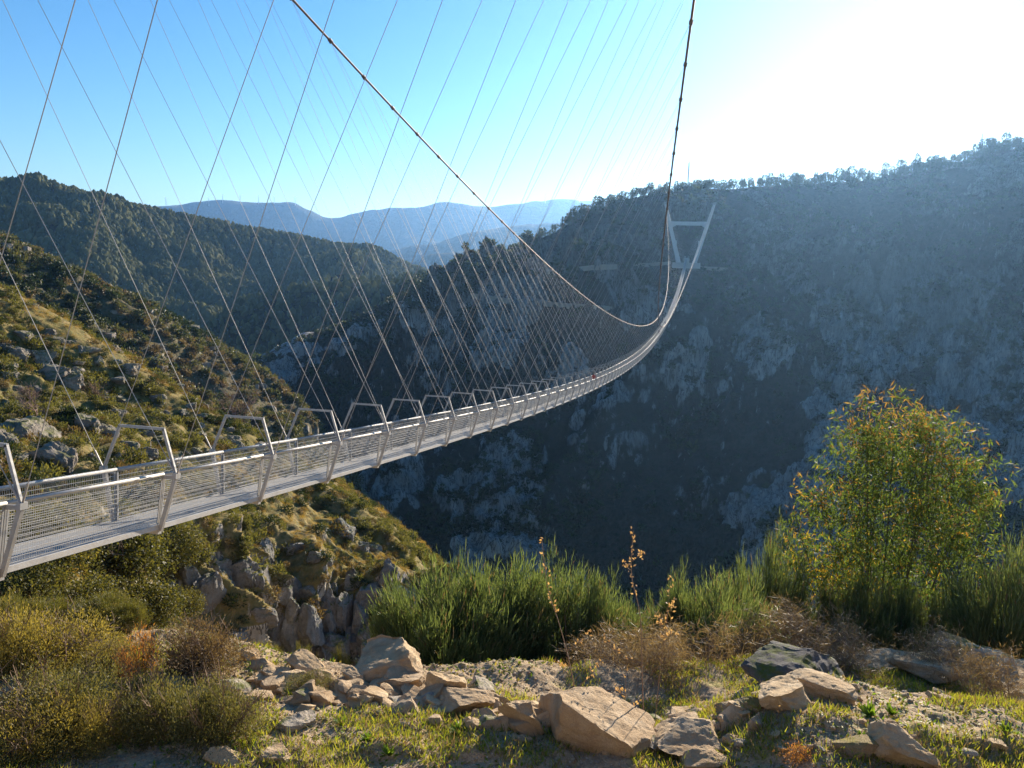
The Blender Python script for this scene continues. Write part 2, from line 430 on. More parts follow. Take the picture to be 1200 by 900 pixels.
# ------------------------------------------------------------------ footbridge
B_CU, B_CV, B_CZ, B_YAW = -10.408309, -11.785009, 5.329082, 0.232859
B_B, B_C, UF, ZTIP, VTIP, VBASE, VM, ZM, ZA = -.131198, .000308, 501.657946, 32.315, 14.639, 4.656, 1.839, 3.399, 33.73
U0 = UF-516.0; UM = (U0+UF)/2; PIT = 4.0
WF, WK, HK, WT, HT = .552, .923, 1.114, .552, 2.112
_c, _s2 = math.cos(B_YAW), math.sin(B_YAW)
def bw(u, v, z):                         # bridge coordinates -> world
    du, dv = np.asarray(u)-B_CU, np.asarray(v)-B_CV
    return np.stack(np.broadcast_arrays(du*_s2-dv*_c, du*_c+dv*_s2, np.asarray(z)-B_CZ), -1).astype(float)
def zd(u): return B_B*u+B_C*u*u
def cab(u, side):                        # main cable centre line
    s = (u-UM)/258.0
    zf = zd(UF)+ZTIP; zm = zd(UM)+ZM
    z = zm+(zf-ZA)/2*s+((zf+ZA)/2-zm)*s*s
    return bw(u, side*(VM+(VTIP-VM)*s*s), z)

def metal(name, col, rough, metallic, var=.18, vs=6):
    m, nt, out = mat(name); t = NT(nt)
    pos = t.n('ShaderNodeTexCoord').outputs['Object']
    nz = t.noise(pos, vs, 6, .65)
    c = t.mix(nz, tuple(x*(1-var) for x in col), tuple(min(1, x*(1+var)) for x in col))
    p = t.n('ShaderNodeBsdfPrincipled', i_Base_Color=c, i_Metallic=metallic)
    t.l(t.ramp(t.noise(pos, vs*3, 4), [(.3, rough-.12), (.7, rough+.12)]), p.inputs['Roughness'])
    t.l(t.bump(t.noise(pos, 40, 3), .15, .004), p.inputs['Normal'])
    t.l(p.outputs[0], out.inputs[0]); return m
M_STEEL = metal('galvanised_steel', (.43, .42, .40), .62, .25, .3, 4)
M_FRAME = metal('frame_steel', (.36, .35, .33), .62, .25, .3, 3)
M_GRATE = metal('deck_grating', (.27, .27, .265), .7, .2, .25, 9)
M_CABLE = metal('cable_steel', (.20, .145, .12), .65, .2)
M_ROPE = metal('hanger_steel', (.33, .32, .31), .6, .3)
M_CONC = plain('pale_concrete', (.50, .50, .48), .85, 0, (3, .4, .05), .12, .5)
M_CONC2 = plain('dirty_concrete', (.38, .37, .34), .9, 0, (3, .4, .05), .2, .4)

bridge = empty('footbridge', bw(0, 0, 0).tolist(), 'long steel suspension footbridge with mesh sides sagging across the gorge', 'bridge')
bridge_inv = Vector(bridge.location)
def bpart(name, me, parent=None):
    o = link(name, me); o.parent = parent or bridge
    if parent is None: o.location = -bridge_inv
    return o

# module meshes: x across (+ = left of travel), y along 0..PIT, z up from floor line
def rail_mb(side):
    b = MB(); b.tube([(side*.60, 0, HK+.02), (side*.60, PIT, HK+.02)], .038, 8); return b
def mesh_mb(side):
    b = MB()
    x0, x1, z0, z1 = side*(WF-.01), side*.60, .07, HK-.03
    for k in range(12):
        f = k/11; b.beam((x0+(x1-x0)*f, .02, z0+(z1-z0)*f), (x0+(x1-x0)*f, PIT-.02, z0+(z1-z0)*f), .007, .011)
    for y in np.arange(.03, PIT, .05):
        b.beam((x0, y, z0), (x1, y, z1), .0042, .0042)
    for y in (.05, PIT-.05):
        b.beam((x0, y, z0), (x1, y, z1), .03, .02)
    return b
def floor_mb():
    b = MB()
    for (a, c) in ((-.53, -.185), (-.172, .172), (.185, .53)):
        b.box((a, .004, -.04), (c, PIT-.004, 0))
    return b
def edge_mb(side):
    b = MB(); x = side*.535
    b.box((min(x, x+side*.04), 0, -.075), (max(x, x+side*.04), PIT, .03)); return b
def under_mb():
    b = MB()
    b.box((-.53, PIT/2-.04, -.10), (.53, PIT/2+.04, -.043))
    return b
def frame_mb():
    b = MB()
    b.beam((-WF-.02, 0, -.13), (WF+.02, 0, -.13), .12, .10)
    for s in (-1, 1):
        b.beam((s*(WF+.03), 0, -.10), (s*(WK+.0), 0, HK+.04), .09, .07, (0, 1, 0))
        b.beam((s*WK, 0, HK), (s*WT, 0, HT), .062, .05, (0, 1, 0))
        b.beam((s*(WK-.02), 0, HK-.02), (s*.62, 0, HK-.04), .06, .08, (0, 0, 1))
        b.beam((s*(WF-.03), .0, -.02), (s*.585, .0, HK-.05), .05, .035, (0, 1, 0))
        b.box((s*WK-.045, -.08, HK-.05), (s*WK+.045, .08, HK+.07))
    b.beam((-WT-.03, 0, HT), (WT+.03, 0, HT), .062, .05, (0, 1, 0))
    return b
me_floor = floor_mb().build(M_GRATE); me_under = under_mb().build(M_FRAME)
me_rail = {s: rail_mb(s).build(M_STEEL, True) for s in (-1, 1)}
me_mesh = {s: mesh_mb(s).build(M_STEEL) for s in (-1, 1)}
me_edge = {s: edge_mb(s).build(M_STEEL) for s in (-1, 1)}
me_frame = frame_mb().build(M_FRAME)
def mod_matrix(u, slope):
    o = Vector(bw(u, 0, zd(u)))-bridge_inv
    x = Vector((-_c, _s2, 0)); y = Vector((_s2, _c, slope)).normalized(); z = x.cross(y); z = -z if z.z < 0 else z
    m = Matrix.Identity(4)
    for i in range(3): m[i][0], m[i][1], m[i][2], m[i][3] = x[i], y[i], z[i], o[i]
    # keep a right-handed frame: mirror x if required
    if m.to_3x3().determinant() < 0:
        for i in range(3): m[i][0] = -m[i][0]
    return m
K0, K1 = -3, 125
rest = {'rest': []}
restF = []
for k in range(K0, K1):
    u = k*PIT; sl = (zd(u+PIT)-zd(u))/PIT; ln = math.hypot(PIT, zd(u+PIT)-zd(u))/PIT
    m = mod_matrix(u, sl) @ Matrix.Diagonal((1, ln, 1, 1))
    mf = mod_matrix(u, B_B+2*B_C*u)
    if k-K0 < 100:
        f = link('deck_module', me_floor); f.parent = bridge; f.matrix_local = m
        for nm, me in [('cross_joist', me_under), ('handrail', me_rail[1]), ('handrail', me_rail[-1]), ('side_mesh', me_mesh[1]), ('side_mesh', me_mesh[-1]), ('edge_beam', me_edge[1]), ('edge_beam', me_edge[-1])]:
            link(nm, me, f)
        f = link('portal_frame', me_frame); f.parent = bridge; f.matrix_local = mf
    else:
        rest['rest'].append((m, mf))
def bake(meshes_mats, mats):
    V = []; Fs = {}; n = 0; MI = {}
    for me, m in meshes_mats:
        co = np.empty(len(me.vertices)*3); me.vertices.foreach_get('co', co); co = co.reshape(-1, 3)
        A = np.array(m); V.append(co@A[:3, :3].T+A[:3, 3])
        mi = mats.index(me.materials[0])
        for p in me.polygons:
            k = len(p.vertices); Fs.setdefault(k, []).append([i+n for i in p.vertices]); MI.setdefault(k, []).append(mi)
        n += len(co)
    return mesh_np(np.concatenate(V), [np.array(f) for f in Fs.values()], mats, np.concatenate([MI[k] for k in Fs]))
L = []
for m, mf in rest['rest']:
    for me in (me_floor, me_under, me_rail[1], me_rail[-1], me_edge[1], me_edge[-1]): L.append((me, m))
o = link('far_deck_modules', bake(L, [M_GRATE, M_FRAME, M_STEEL])); o.parent = bridge; o['kind'] = 'stuff'
o = link('far_side_mesh', bake([(me_mesh[s], m) for m, mf in rest['rest'] for s in (1, -1)], [M_STEEL])); o.parent = bridge; o['kind'] = 'stuff'
o = link('far_portal_frames', bake([(me_frame, mf) for m, mf in rest['rest']], [M_FRAME])); o.parent = bridge; o['kind'] = 'stuff'

# main cables with clamps
def uclamp(k, side): return k*PIT-(1.6 if side > 0 else 1.9)
me_clamp = None
for side in (1, -1):
    b = MB(); us = np.linspace(U0, UF, 260)
    b.tube(cab(us, side), .068, 8)
    c = bpart('main_cable', b.build(M_CABLE, True))
    for k in range(1, 126):
        u = uclamp(k, side)
        if k <= 50:
            b = MB(); b.tube(cab(np.array([u-.13, u+.13]), side), .115, 8); b.tube(cab(np.array([u-.04, u+.04]), side)-np.array([0, 0, .1]), .07, 6)
            o = link('cable_clamp', b.build(M_CABLE)); o.parent = c
    b = MB()
    for k in range(51, 126):
        u = uclamp(k, side); b.tube(cab(np.array([u-.13, u+.13]), side), .11, 6)
    o = link('far_cable_clamps', b.build(M_CABLE)); o.parent = c; o['kind'] = 'stuff'
# hangers: each frame hangs from both cables on both sides
Hs = []
for k in range(-2, 125):
    u = k*PIT; nx = Vector((0, 0, 1))
    for side in (1, -1):
        uc = max(U0+.5, uclamp(k, side)); top = cab(np.array([uc]), side)[0]
        for e in (1, -1):
            sl = B_B+2*B_C*u; bot = bw(u-sl*HK, e*WK, zd(u)+HK)
            Hs.append((k, top, bot))
order = sorted(range(len(Hs)), key=lambda i: (Hs[i][0] < 0, Hs[i][0]))
b = MB(); big = set(order[:100])
for i, (k, top, bot) in enumerate(Hs):
    q = MB() if i in big else b
    q.tube([bot, top], .008 if i in big else .007, 5)
    if i in big:
        d = (top-bot)/np.linalg.norm(top-bot); q.tube([bot, bot+d*.45], .02, 6)
        bpart('hanger', q.build(M_ROPE))
bpart('far_hangers', b.build(M_ROPE))['kind'] = 'stuff'

# far tower: two leaning concrete legs, haunched crossbeam, landing
zb = zd(UF)
tower = empty('tower'); tower.parent = bridge; tower.location = -bridge_inv
tower['label'] = 'pale concrete tower with two outward leaning legs and a haunched crossbeam'
def tpart(name, b, m=None): return bpart(name, b.build(m or M_CONC), tower)
UT = UF+.0
for s in (1, -1):
    b = MB()
    P0 = (s*(VBASE+.2), zb-3.0); P1 = (s*VTIP, zb+ZTIP)
    V = []
    for f, hw, hu in ((0, 1.35, 1.5), (.5, 1.2, 1.3), (1, .75, .95)):
        v = P0[0]+(P1[0]-P0[0])*f; z = P0[1]+(P1[1]-P0[1])*f
        V += [bw(UT-hu, v-hw, z), bw(UT+hu, v-hw, z), bw(UT+hu, v+hw, z), bw(UT-hu, v+hw, z)]
    F = []
    for l in (0, 4):
        for i in range(4): F.append((l+i, l+(i+1) % 4, l+4+(i+1) % 4, l+4+i))
    F += [(3, 2, 1, 0), (8, 9, 10, 11)]
    b.add(V, F); leg = tpart('leg', b)
    b = MB()
    vt = s*(VTIP+.1); z = zb+ZTIP
    cs = [bw(UT+a*.8, vt+c*.9, z+h) for h in (.004, 1.5) for a, c in ((-1, -1), (1, -1), (1, 1), (-1, 1))]
    b.add(cs, [(3, 2, 1, 0), (4, 5, 6, 7), (0, 1, 5, 4), (1, 2, 6, 5), (2, 3, 7, 6), (3, 0, 4, 7)])
    tpart('cable_saddle', b, M_FRAME)
    b = MB(); v = s*(VBASE+.2+(VTIP-VBASE)*.42+(-1.75 if s > 0 else -1.9)); z = zb+8.6
    cs = [bw(UT+a*1.0, v+c*.7, z+h) for h in (-1.8, 1.8) for a, c in ((-1, -1), (1, -1), (1, 1), (-1, 1))]
    b.add(cs, [(3, 2, 1, 0), (4, 5, 6, 7), (0, 1, 5, 4), (1, 2, 6, 5), (2, 3, 7, 6), (3, 0, 4, 7)])
    tpart('service_box', b)
b = MB(); zc = zb+20.9; hv = VBASE+(VTIP-VBASE)*.66
prof = [(-hv-.4, 1.2), (hv+.4, 1.2), (hv-.2, -3.0), (hv-1.2, -2.6), (hv-3.6, -1.1), (-hv+3.6, -1.1), (-hv+1.2, -2.6), (-hv+.2, -3.0)]
n = len(prof)
V = [bw(UT-.8, v, zc+z) for v, z in prof]+[bw(UT+.8, v, zc+z) for v, z in prof]
b.add(V, [(i, (i+1) % n, n+(i+1) % n, n+i) for i in range(n)])
b.F.setdefault(n, []).append(np.array([list(range(n))[::-1], list(range(n, 2*n))])); tpart('crossbeam', b)
b = MB()
def bbox(b, u0, u1, v0, v1, z0, z1):
    cs = [bw(u, v, z) for z in (z0, z1) for u, v in ((u0, v0), (u1, v0), (u1, v1), (u0, v1))]
    b.add(cs, [(3, 2, 1, 0), (4, 5, 6, 7), (0, 1, 5, 4), (1, 2, 6, 5), (2, 3, 7, 6), (3, 0, 4, 7)])
bbox(b, UF-4, UF+6, -8.5, 8.5, zb-6.5, zb-3.02); tpart('footing', b, M_CONC2)
b = MB(); bbox(b, UF-3.2, UF+8, -1.6, 1.6, zb-3.0, zb-.14); tpart('abutment', b, M_CONC2)
b = MB()
for s in (1, -1):
    b.beam(bw(UF-2, s*1.2, zb+1.1), bw(UF+8, s*1.2, zb+1.1), .1, .1); 
    for q in range(6): b.beam(bw(UF-2+q*2, s*1.2, zb-.13), bw(UF-2+q*2, s*1.2, zb+1.1), .09, .09)
tpart('landing_rail', b, M_STEEL)
# ------------------------------------------------------------------ plant and rock builders
def unit(a): return a/(np.linalg.norm(a, axis=-1)[..., None]+1e-9)
def leaf_quads(C, D, N, Ln, Wd):
    D = unit(D); S = unit(np.cross(D, N)); Ln = np.broadcast_to(np.asarray(Ln, float), (len(C),))[:, None]; Wd = np.broadcast_to(np.asarray(Wd, float), (len(C),))[:, None]
    V = np.stack([C, C+D*Ln*.45+S*Wd*.5, C+D*Ln, C+D*Ln*.45-S*Wd*.5], 1).reshape(-1, 3)
    return V, np.arange(len(V)).reshape(-1, 4)
def lobes(rng, n, r, flat=.8):
    c = rng.normal(size=(n, 3)); c = unit(c)*rng.uniform(.2, .62, (n, 1))*r; c[:, 2] = np.abs(c[:, 2])*flat
    return c, rng.uniform(.35, .6, n)*r
def crown_points(rng, n, r, nl=8, flat=.8, shell=.55, asym=None):
    c, rad = lobes(rng, nl, r, flat)
    k = rng.integers(0, nl, n); d = unit(rng.normal(size=(n, 3)))
    q = c[k]+d*rad[k][:, None]*(shell+(1-shell)*rng.random((n, 1)))**.6
    return q, d
def shrub_mesh(rng, n, leaf, mat_, nl=7, flat=.75, wid=.5, up=.5):
    q, d = crown_points(rng, n, 1.0, nl, flat, .5)
    q[:, 2] = np.maximum(q[:, 2], -.25)
    D = unit(d+rng.normal(size=(n, 3))*.6+np.array([0, 0, up])); N = unit(rng.normal(size=(n, 3)))
    V, F = leaf_quads(q, D, N, leaf*rng.uniform(.6, 1.4, n), leaf*wid*rng.uniform(.7, 1.3, n))
    return mesh_np(V, F, mat_)
def co_of(me):
    a = np.empty(len(me.vertices)*3, np.float32); me.vertices.foreach_get('co', a); return a.reshape(-1, 3)
def quads_of(me, k=4):
    a = np.empty(len(me.loops), np.int32); me.loops.foreach_get('vertex_index', a); return a.reshape(-1, k)
def baked(name, variants, pos, scl, rot, pick, mats, vmat, zs=None, k=4):
    Vs, Fs, MI = [], [], []; n = 0
    for i, me in enumerate(variants):
        s = pick == i
        if not s.any(): continue
        V = co_of(me); F = quads_of(me, k); m = int(s.sum())
        c, si = np.cos(rot[s]), np.sin(rot[s]); sc = scl[s][:, None]; z = (zs[s][:, None] if zs is not None else 1)
        X = (V[None, :, 0]*c[:, None]-V[None, :, 1]*si[:, None])*sc+pos[s][:, 0:1]
        Y = (V[None, :, 0]*si[:, None]+V[None, :, 1]*c[:, None])*sc+pos[s][:, 1:2]
        Z = V[None, :, 2]*sc*z+pos[s][:, 2:3]
        Vs.append(np.stack([X, Y, Z], -1).reshape(-1, 3))
        Fs.append((F[None]+(np.arange(m)*len(V))[:, None, None]).reshape(-1, k)+n); n += m*len(V)
        MI.append(np.full(m*len(F), vmat[i]))
    return link(name, mesh_np(np.concatenate(Vs), np.concatenate(Fs), mats, np.concatenate(MI)))

def ico(sub):
    import bmesh
    bm = bmesh.new(); bmesh.ops.create_icosphere(bm, subdivisions=sub, radius=1)
    V = np.array([v.co[:] for v in bm.verts]); F = np.array([[v.index for v in f.verts] for f in bm.faces]); bm.free(); return V, F
ICO = {k: ico(k) for k in (1, 2, 3, 4, 5)}
def rock_mesh(rng, mat_, sub=4, size=(1, 1, 1), cuts=11, rough=.05, boxy=False, lo=.42, hi=.82, planes=()):
    V, F = ICO[sub]; V = V*1.15
    for i in range(cuts):
        if boxy and i < 6:
            n = np.zeros(3); n[i//2] = 1 if i % 2 else -1; n = unit(n+rng.normal(size=3)*.2); d = rng.uniform(.5, .72)
        else:
            n = unit(rng.normal(size=3)); d = rng.uniform(lo, hi)
        e = np.maximum(V@n-d, 0); V = V-e[:, None]*n
    for n, d in planes:
        n = unit(np.array(n, float)); V = V-np.maximum(V@n-d, 0)[:, None]*n
    V = V-(V.max(0)+V.min(0))/2; V = V/np.abs(V).max(0)
    s = rng.uniform(0, 100, 3)
    V = V*(1+rough*fbm(V+s, 1.7, 3, 3)[:, None])+rough*.35*np.stack([fbm(V+s+k*9, 6, 3, 8+k) for k in range(3)], -1)
    return mesh_np(V*np.array(size)*.5, F, mat_, smooth=False)

def rock_mat(name, c1, c2, c3, stain, sc=1.0, moss=0.0, mosscol=(.10, .12, .02)):
    m, nt, out = mat(name); t = NT(nt)
    pos = t.n('ShaderNodeTexCoord').outputs['Object']; oi = t.n('ShaderNodeObjectInfo')
    pos = t.n('ShaderNodeVectorMath', operation='ADD', i_0=pos, i_1=t.n('ShaderNodeVectorMath', operation='SCALE', i_0=oi.outputs['Location'], i_Scale=.37).outputs[0]).outputs[0]
    a = t.noise(pos, 1.6*sc, 6, .62, .5); b = t.noise(pos, 9*sc, 9, .75); g = t.noise(pos, 60*sc, 3, .6)
    c = t.ramp(a, [(.3, c1), (.52, c2), (.7, c3)])
    c = t.mix(t.ramp(b, [(.50, 0), (.72, .75)]), c, stain)
    c = t.mix(t.ramp(g, [(.35, .35), (.6, 0)]), c, tuple(x*.5 for x in c2))
    ht = t.math('SUBTRACT', oi.outputs['Random'], .5)
    c = t.mix(1, c, t.ramp(oi.outputs['Random'], [(0, (.82, .80, .80)), (1, (1.1, 1.08, 1.02))]), 'MULTIPLY')
    if moss:
        nz = t.n('ShaderNodeSeparateXYZ', i_0=t.n('ShaderNodeNewGeometry').outputs['Normal']).outputs[2]
        mk = t.math('MULTIPLY', t.ramp(nz, [(.35, 0), (.75, 1)]), t.ramp(t.noise(pos, 2.2*sc, 5, .65), [(.5-moss*.2, 0), (.62, 1)]))
        c = t.mix(mk, c, mosscol)
    p = t.n('ShaderNodeBsdfPrincipled', i_Base_Color=c, i_Roughness=.9); p.inputs['Specular IOR Level'].default_value = .2
    n1 = t.bump(t.math('ADD', b, t.math('MULTIPLY', g, .3)), .9, .07/sc)
    t.l(n1, p.inputs['Normal']); t.l(p.outputs[0], out.inputs[0]); return m

def grow(b, rng, p, d, ln, r, depth, tips, spread=.55, nseg=4, kids=(2, 4), up=.15, shrink=.62, n=5, wob=.12):
    pts = [np.array(p, float)]; d = np.array(d, float)
    for i in range(nseg):
        d = unit(d+rng.normal(size=3)*wob+np.array([0, 0, up*.3])); pts.append(pts[-1]+d*ln/nseg)
    b.tube(pts, np.linspace(r, r*.55, nseg+1), n, cap=False)
    tips.append((pts[-1], d, depth)); 
    if depth == 0: return
    for k in range(rng.integers(kids[0], kids[1]+1)):
        i = rng.integers(max(1, nseg//2), nseg+1)
        dd = unit(d+rng.normal(size=3)*spread+np.array([0, 0, up]))
        grow(b, rng, pts[i], dd, ln*shrink*rng.uniform(.75, 1.2), r*.55, depth-1, tips, spread, nseg, kids, up, shrink, max(3, n-1), wob)

# ------------------------------------------------------------------ leaf colours
L_GORSE = leaf_mat('gorse_leaf', [(0, (.06, .068, .024)), (.5, (.105, .112, .042)), (1, (.175, .165, .07))], .45)
L_HEATH = leaf_mat('heather_leaf', [(0, (.08, .055, .03)), (.5, (.14, .10, .05)), (1, (.20, .15, .07))], .3)
L_GOLD = leaf_mat('dry_grass_leaf', [(0, (.20, .135, .045)), (.5, (.30, .21, .07)), (1, (.36, .28, .11))], .4)
L_DARK = leaf_mat('dark_leaf', [(0, (.018, .03, .014)), (.6, (.035, .055, .02)), (1, (.06, .08, .03))], .25)
L_OAK = leaf_mat('oak_leaf', [(0, (.05, .06, .02)), (.5, (.10, .105, .035)), (1, (.17, .15, .05))], .4)
L_PINE = leaf_mat('pine_leaf', [(0, (.03, .045, .02)), (.6, (.05, .07, .028)), (1, (.08, .095, .04))], .3)
L_FOREST = leaf_mat('forest_leaf', [(0, (.10, .12, .062)), (.5, (.16, .175, .09)), (1, (.22, .225, .12))], .5, .9, .05)
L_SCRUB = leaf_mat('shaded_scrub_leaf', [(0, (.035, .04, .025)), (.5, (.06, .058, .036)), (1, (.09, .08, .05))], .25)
M_BARK = plain('bark', (.10, .075, .055), .95, 0, (12, .6, .02), .35, 5)
M_TWIG = plain('dry_twig', (.22, .15, .10), .95, 0, None, .3, 5)
M_PINKTWIG = plain('bare_twig', (.26, .17, .13), .95, 0, None, .3, 5)
R_GRAN = rock_mat('weathered_granite', (.20, .18, .16), (.34, .30, .26), (.44, .40, .34), (.10, .10, .09), .45, .5, (.11, .12, .03))
R_CLIFF = rock_mat('cliff_granite', (.15, .145, .135), (.28, .265, .245), (.42, .40, .37), (.05, .055, .05), .5, .25, (.09, .11, .025))

rng = np.random.default_rng(21)
# ---- near slope A: shrubs
kinds = [('gorse_bush', L_GORSE, 'rounded green gorse bush on the rocky slope left of the bridge', .26),
         ('heather_bush', L_HEATH, 'brown heather bush on the rocky slope left of the bridge', .22),
         ('dry_grass_clump', L_GOLD, 'golden dry grass clump on the rocky slope left of the bridge', .24),
         ('evergreen_shrub', L_DARK, 'dark evergreen shrub on the rocky slope left of the bridge', .26)]
varA = []; vmat = []
for i, (nm, m, lb, lf) in enumerate(kinds):
    for v in range(3):
        varA.append(shrub_mesh(rng, 330, lf, m, 8, .7, .34 if i != 2 else .12, .6 if i != 2 else 1.6)); vmat.append(i)
NA = 9500
Q, N_ = A.scatter(NA, rng, lambda G, N, P: ((P[..., 0] > -160) & (P[..., 0] < 620) & (N[..., 2] > .08))*1.0, A.nb-.9)
nzv = fbm(Q, .09, 3, 201); nz2 = fbm(Q, .3, 2, 205)
kd = np.where(nzv > .16, 2, np.where(nzv > .0, np.where(nz2 > .15, 1, 0), np.where(nz2 > .2, 3, 0)))
kd = np.where(rng.random(NA) < .3, rng.choice(4, NA, p=[.4, .25, .15, .2]), kd)
pick = kd*3+rng.integers(0, 3, NA)
scl = (.2+.62*rng.random(NA)**1.4)*np.where(kd == 2, .62, 1)*np.where(rng.random(NA) < .12, 1.5, 1)
rot = rng.uniform(0, 6.28, NA); pos = Q-N_*0.05
pp = proj(pos); vis = (pp[:, 0] > -20) & (pp[:, 0] < 1220) & (pp[:, 1] < 790) & (pp[:, 1] > 200)
size = np.where(vis & ((N_*pos).sum(1) < 0), scl/np.linalg.norm(pos, axis=1), 0)
top = np.argsort(-size)[:290]; mask = np.ones(NA, bool); mask[top] = False
for i in top:
    o = link(kinds[kd[i]][0], varA[pick[i]], None, pos[i]); o.scale = (scl[i],)*3; o.rotation_euler = (0, 0, rot[i])
    tag(o, kinds[kd[i]][2], kinds[kd[i]][0].replace('_', ' '), {0: 'gorse bushes', 1: 'heather bushes', 2: 'dry grass clumps', 3: 'evergreen shrubs'}[kd[i]]+' on the near slope')
o = baked('slope_undergrowth', varA, pos[mask], scl[mask], rot[mask], pick[mask], [k[1] for k in kinds], vmat)
tag(o, 'low mixed undergrowth covering the near rocky slope', 'undergrowth', kind='stuff')

# ---- rock outcrops on A (image-survey positions, sizes in pixels)
OUT = [(40, 500, 62, 62, 'tall grey granite outcrop at the left end of the slope above the handrail'), (68, 528, 40, 44, None), (18, 405, 26, 24, None), (52, 412, 24, 20, None),
 (62, 432, 34, 26, None), (80, 440, 26, 30, None), (105, 490, 26, 30, 'upright split granite block on the slope above the first portal'), (186, 487, 26, 24, 'pale leaning granite block below the bare tree slope'),
 (92, 520, 30, 30, None), (77, 530, 24, 20, None), (150, 520, 24, 20, 'flat pale boulder seen through the first portal frame'), (170, 528, 22, 16, None), (200, 532, 36, 16, None),
 (100, 405, 22, 12, None), (150, 428, 22, 22, 'small pale block high on the ridge of the near slope'), (135, 440, 24, 10, None), (60, 385, 16, 12, None), (30, 390, 18, 14, None), (120, 460, 18, 16, None),
 (230, 505, 26, 14, None), (250, 510, 22, 12, None), (215, 480, 16, 12, None), (10, 440, 20, 22, None), (140, 480, 16, 18, None), (168, 505, 16, 14, None), (36, 355, 16, 10, None), (80, 400, 14, 10, None),
 (300, 520, 22, 10, None), (268, 500, 14, 10, None), (128, 505, 20, 24, None), (195, 545, 20, 14, None), (5, 510, 24, 40, None)]
CLF = [(263, 680, 34, 74, 'smooth tall granite slab with a pale face below the bridge'), (240, 690, 24, 60, None), (228, 672, 18, 36, None), (310, 645, 22, 36, 'rounded grey granite knob in the dark gully below the bridge'), (308, 690, 22, 44, None),
 (345, 640, 20, 22, None), (372, 650, 22, 18, None), (400, 615, 34, 26, 'pale rounded outcrop near the right shoulder of the slope'), (425, 640, 20, 18, None), (455, 670, 20, 32, None), (440, 690, 26, 30, None),
 (300, 740, 22, 40, None), (325, 735, 20, 36, None), (345, 730, 18, 44, None), (365, 722, 26, 40, None), (385, 715, 20, 52, None), (402, 712, 18, 60, 'slender upright rock pillar in the lower cliff'), (420, 720, 20, 56, None),
 (400, 758, 22, 40, None), (380, 762, 18, 34, None), (428, 752, 20, 44, 'blunt pale rock horn at the foot of the cliff'), (355, 765, 22, 34, None), (330, 768, 20, 30, None), (295, 770, 22, 26, None), (275, 735, 20, 40, None),
 (448, 720, 18, 36, None), (285, 710, 18, 40, None), (470, 690, 18, 24, None), (360, 690, 18, 20, None), (335, 690, 16, 26, None), (412, 670, 18, 18, None), (390, 690, 20, 20, None), (440, 640, 16, 14, None), (270, 640, 20, 24, None)]
def outcrop(px, py, wpx, hpx, lb, m, boxy, cat, grp, common):
    p, n = A.at(px, py+hpx*.25); d = np.linalg.norm(p); sx = wpx*d/FPX*1.05; sz = hpx*d/FPX*(1.0 if m is R_GRAN else 1.25)
    me = rock_mesh(rng, m, 5, (sx, max(sx*.9, sz*.6), sz*.92), 22, .13, boxy)
    o = link('rock_outcrop', me, None, p-np.array([0, 0, sz*.02])-n*sx*.1)
    o.rotation_euler = (rng.uniform(-.15, .15), rng.uniform(-.15, .15), rng.uniform(-.5, .5)); tag(o, lb or common, cat, None if lb else grp)
for k in range(60): OUT.append((rng.uniform(0, 300), rng.uniform(390, 560), rng.uniform(8, 20), rng.uniform(7, 17), None))
for a in OUT: outcrop(*a, R_GRAN, True, 'rock', 'granite outcrops on the near slope', 'weathered granite outcrop among bushes on the near slope')
for k in range(46):
    px = rng.uniform(205, 475); lo_ = 655+max(0, (px-300))*.18; py = rng.uniform(lo_, 792)
    CLF.append((px, py, rng.uniform(14, 34), rng.uniform(20, 52), None))
for a in CLF: outcrop(*a, R_CLIFF, True, 'rock', 'rock columns of the lower cliff', 'jointed granite column of the cliff below the bridge')

# ---- oaks under the bridge, bare trees
def leafy_tree(name, rng, h, cr_, nleaf, leaf, lm, trunk_r=.12, flat=.75, nl=14):
    b = MB(); tips = []
    grow(b, rng, (0, 0, -.3), (rng.uniform(-.1, .1), 0, 1), h*.55, trunk_r, 3, tips, .7, 4, (2, 4), .25, .7, 7)
    tm = b.build(M_BARK, True)
    q, d = crown_points(rng, nleaf, cr_, nl, flat, .45); q[:, 2] += h*.42
    D = unit(d*.5+rng.normal(size=q.shape)*.8); V, F = leaf_quads(q, D, unit(rng.normal(size=q.shape)), leaf*rng.uniform(.6, 1.4, nleaf), leaf*.6)
    r = empty(name); link('trunk', tm, r); link('crown', mesh_np(V, F, lm), r); return r
oak = [leafy_tree('oak_tree', rng, 3.6, 2.5, 9500, .15, L_OAK) for _ in range(2)]
OAKS = [(60, 655, 1.0, 'olive leaved oak below the bridge at the left edge cliff'), (150, 668, 1.05, 'broad olive oak directly under the bridge deck'), (208, 640, .8, 'small oak beside the smooth granite slab'),
        (178, 715, .85, 'low oak above the brown heather dome'), (110, 720, .8, 'olive oak rising behind the broom at lower left'), (30, 715, .8, 'olive oak at far lower left under the deck edge'), (218, 700, .5, 'oak sapling at the foot of the granite slab')]
for i, (px, py, s, lb) in enumerate(OAKS):
    r = oak[i] if i < 2 else copy_tree(oak[i % 2])
    p, n = A.at(px, py+28); r.location = p; r.scale = (s,)*3; r.rotation_euler = (0, 0, rng.uniform(0, 6)); tag(r, lb, 'oak tree', 'oaks under the bridge')
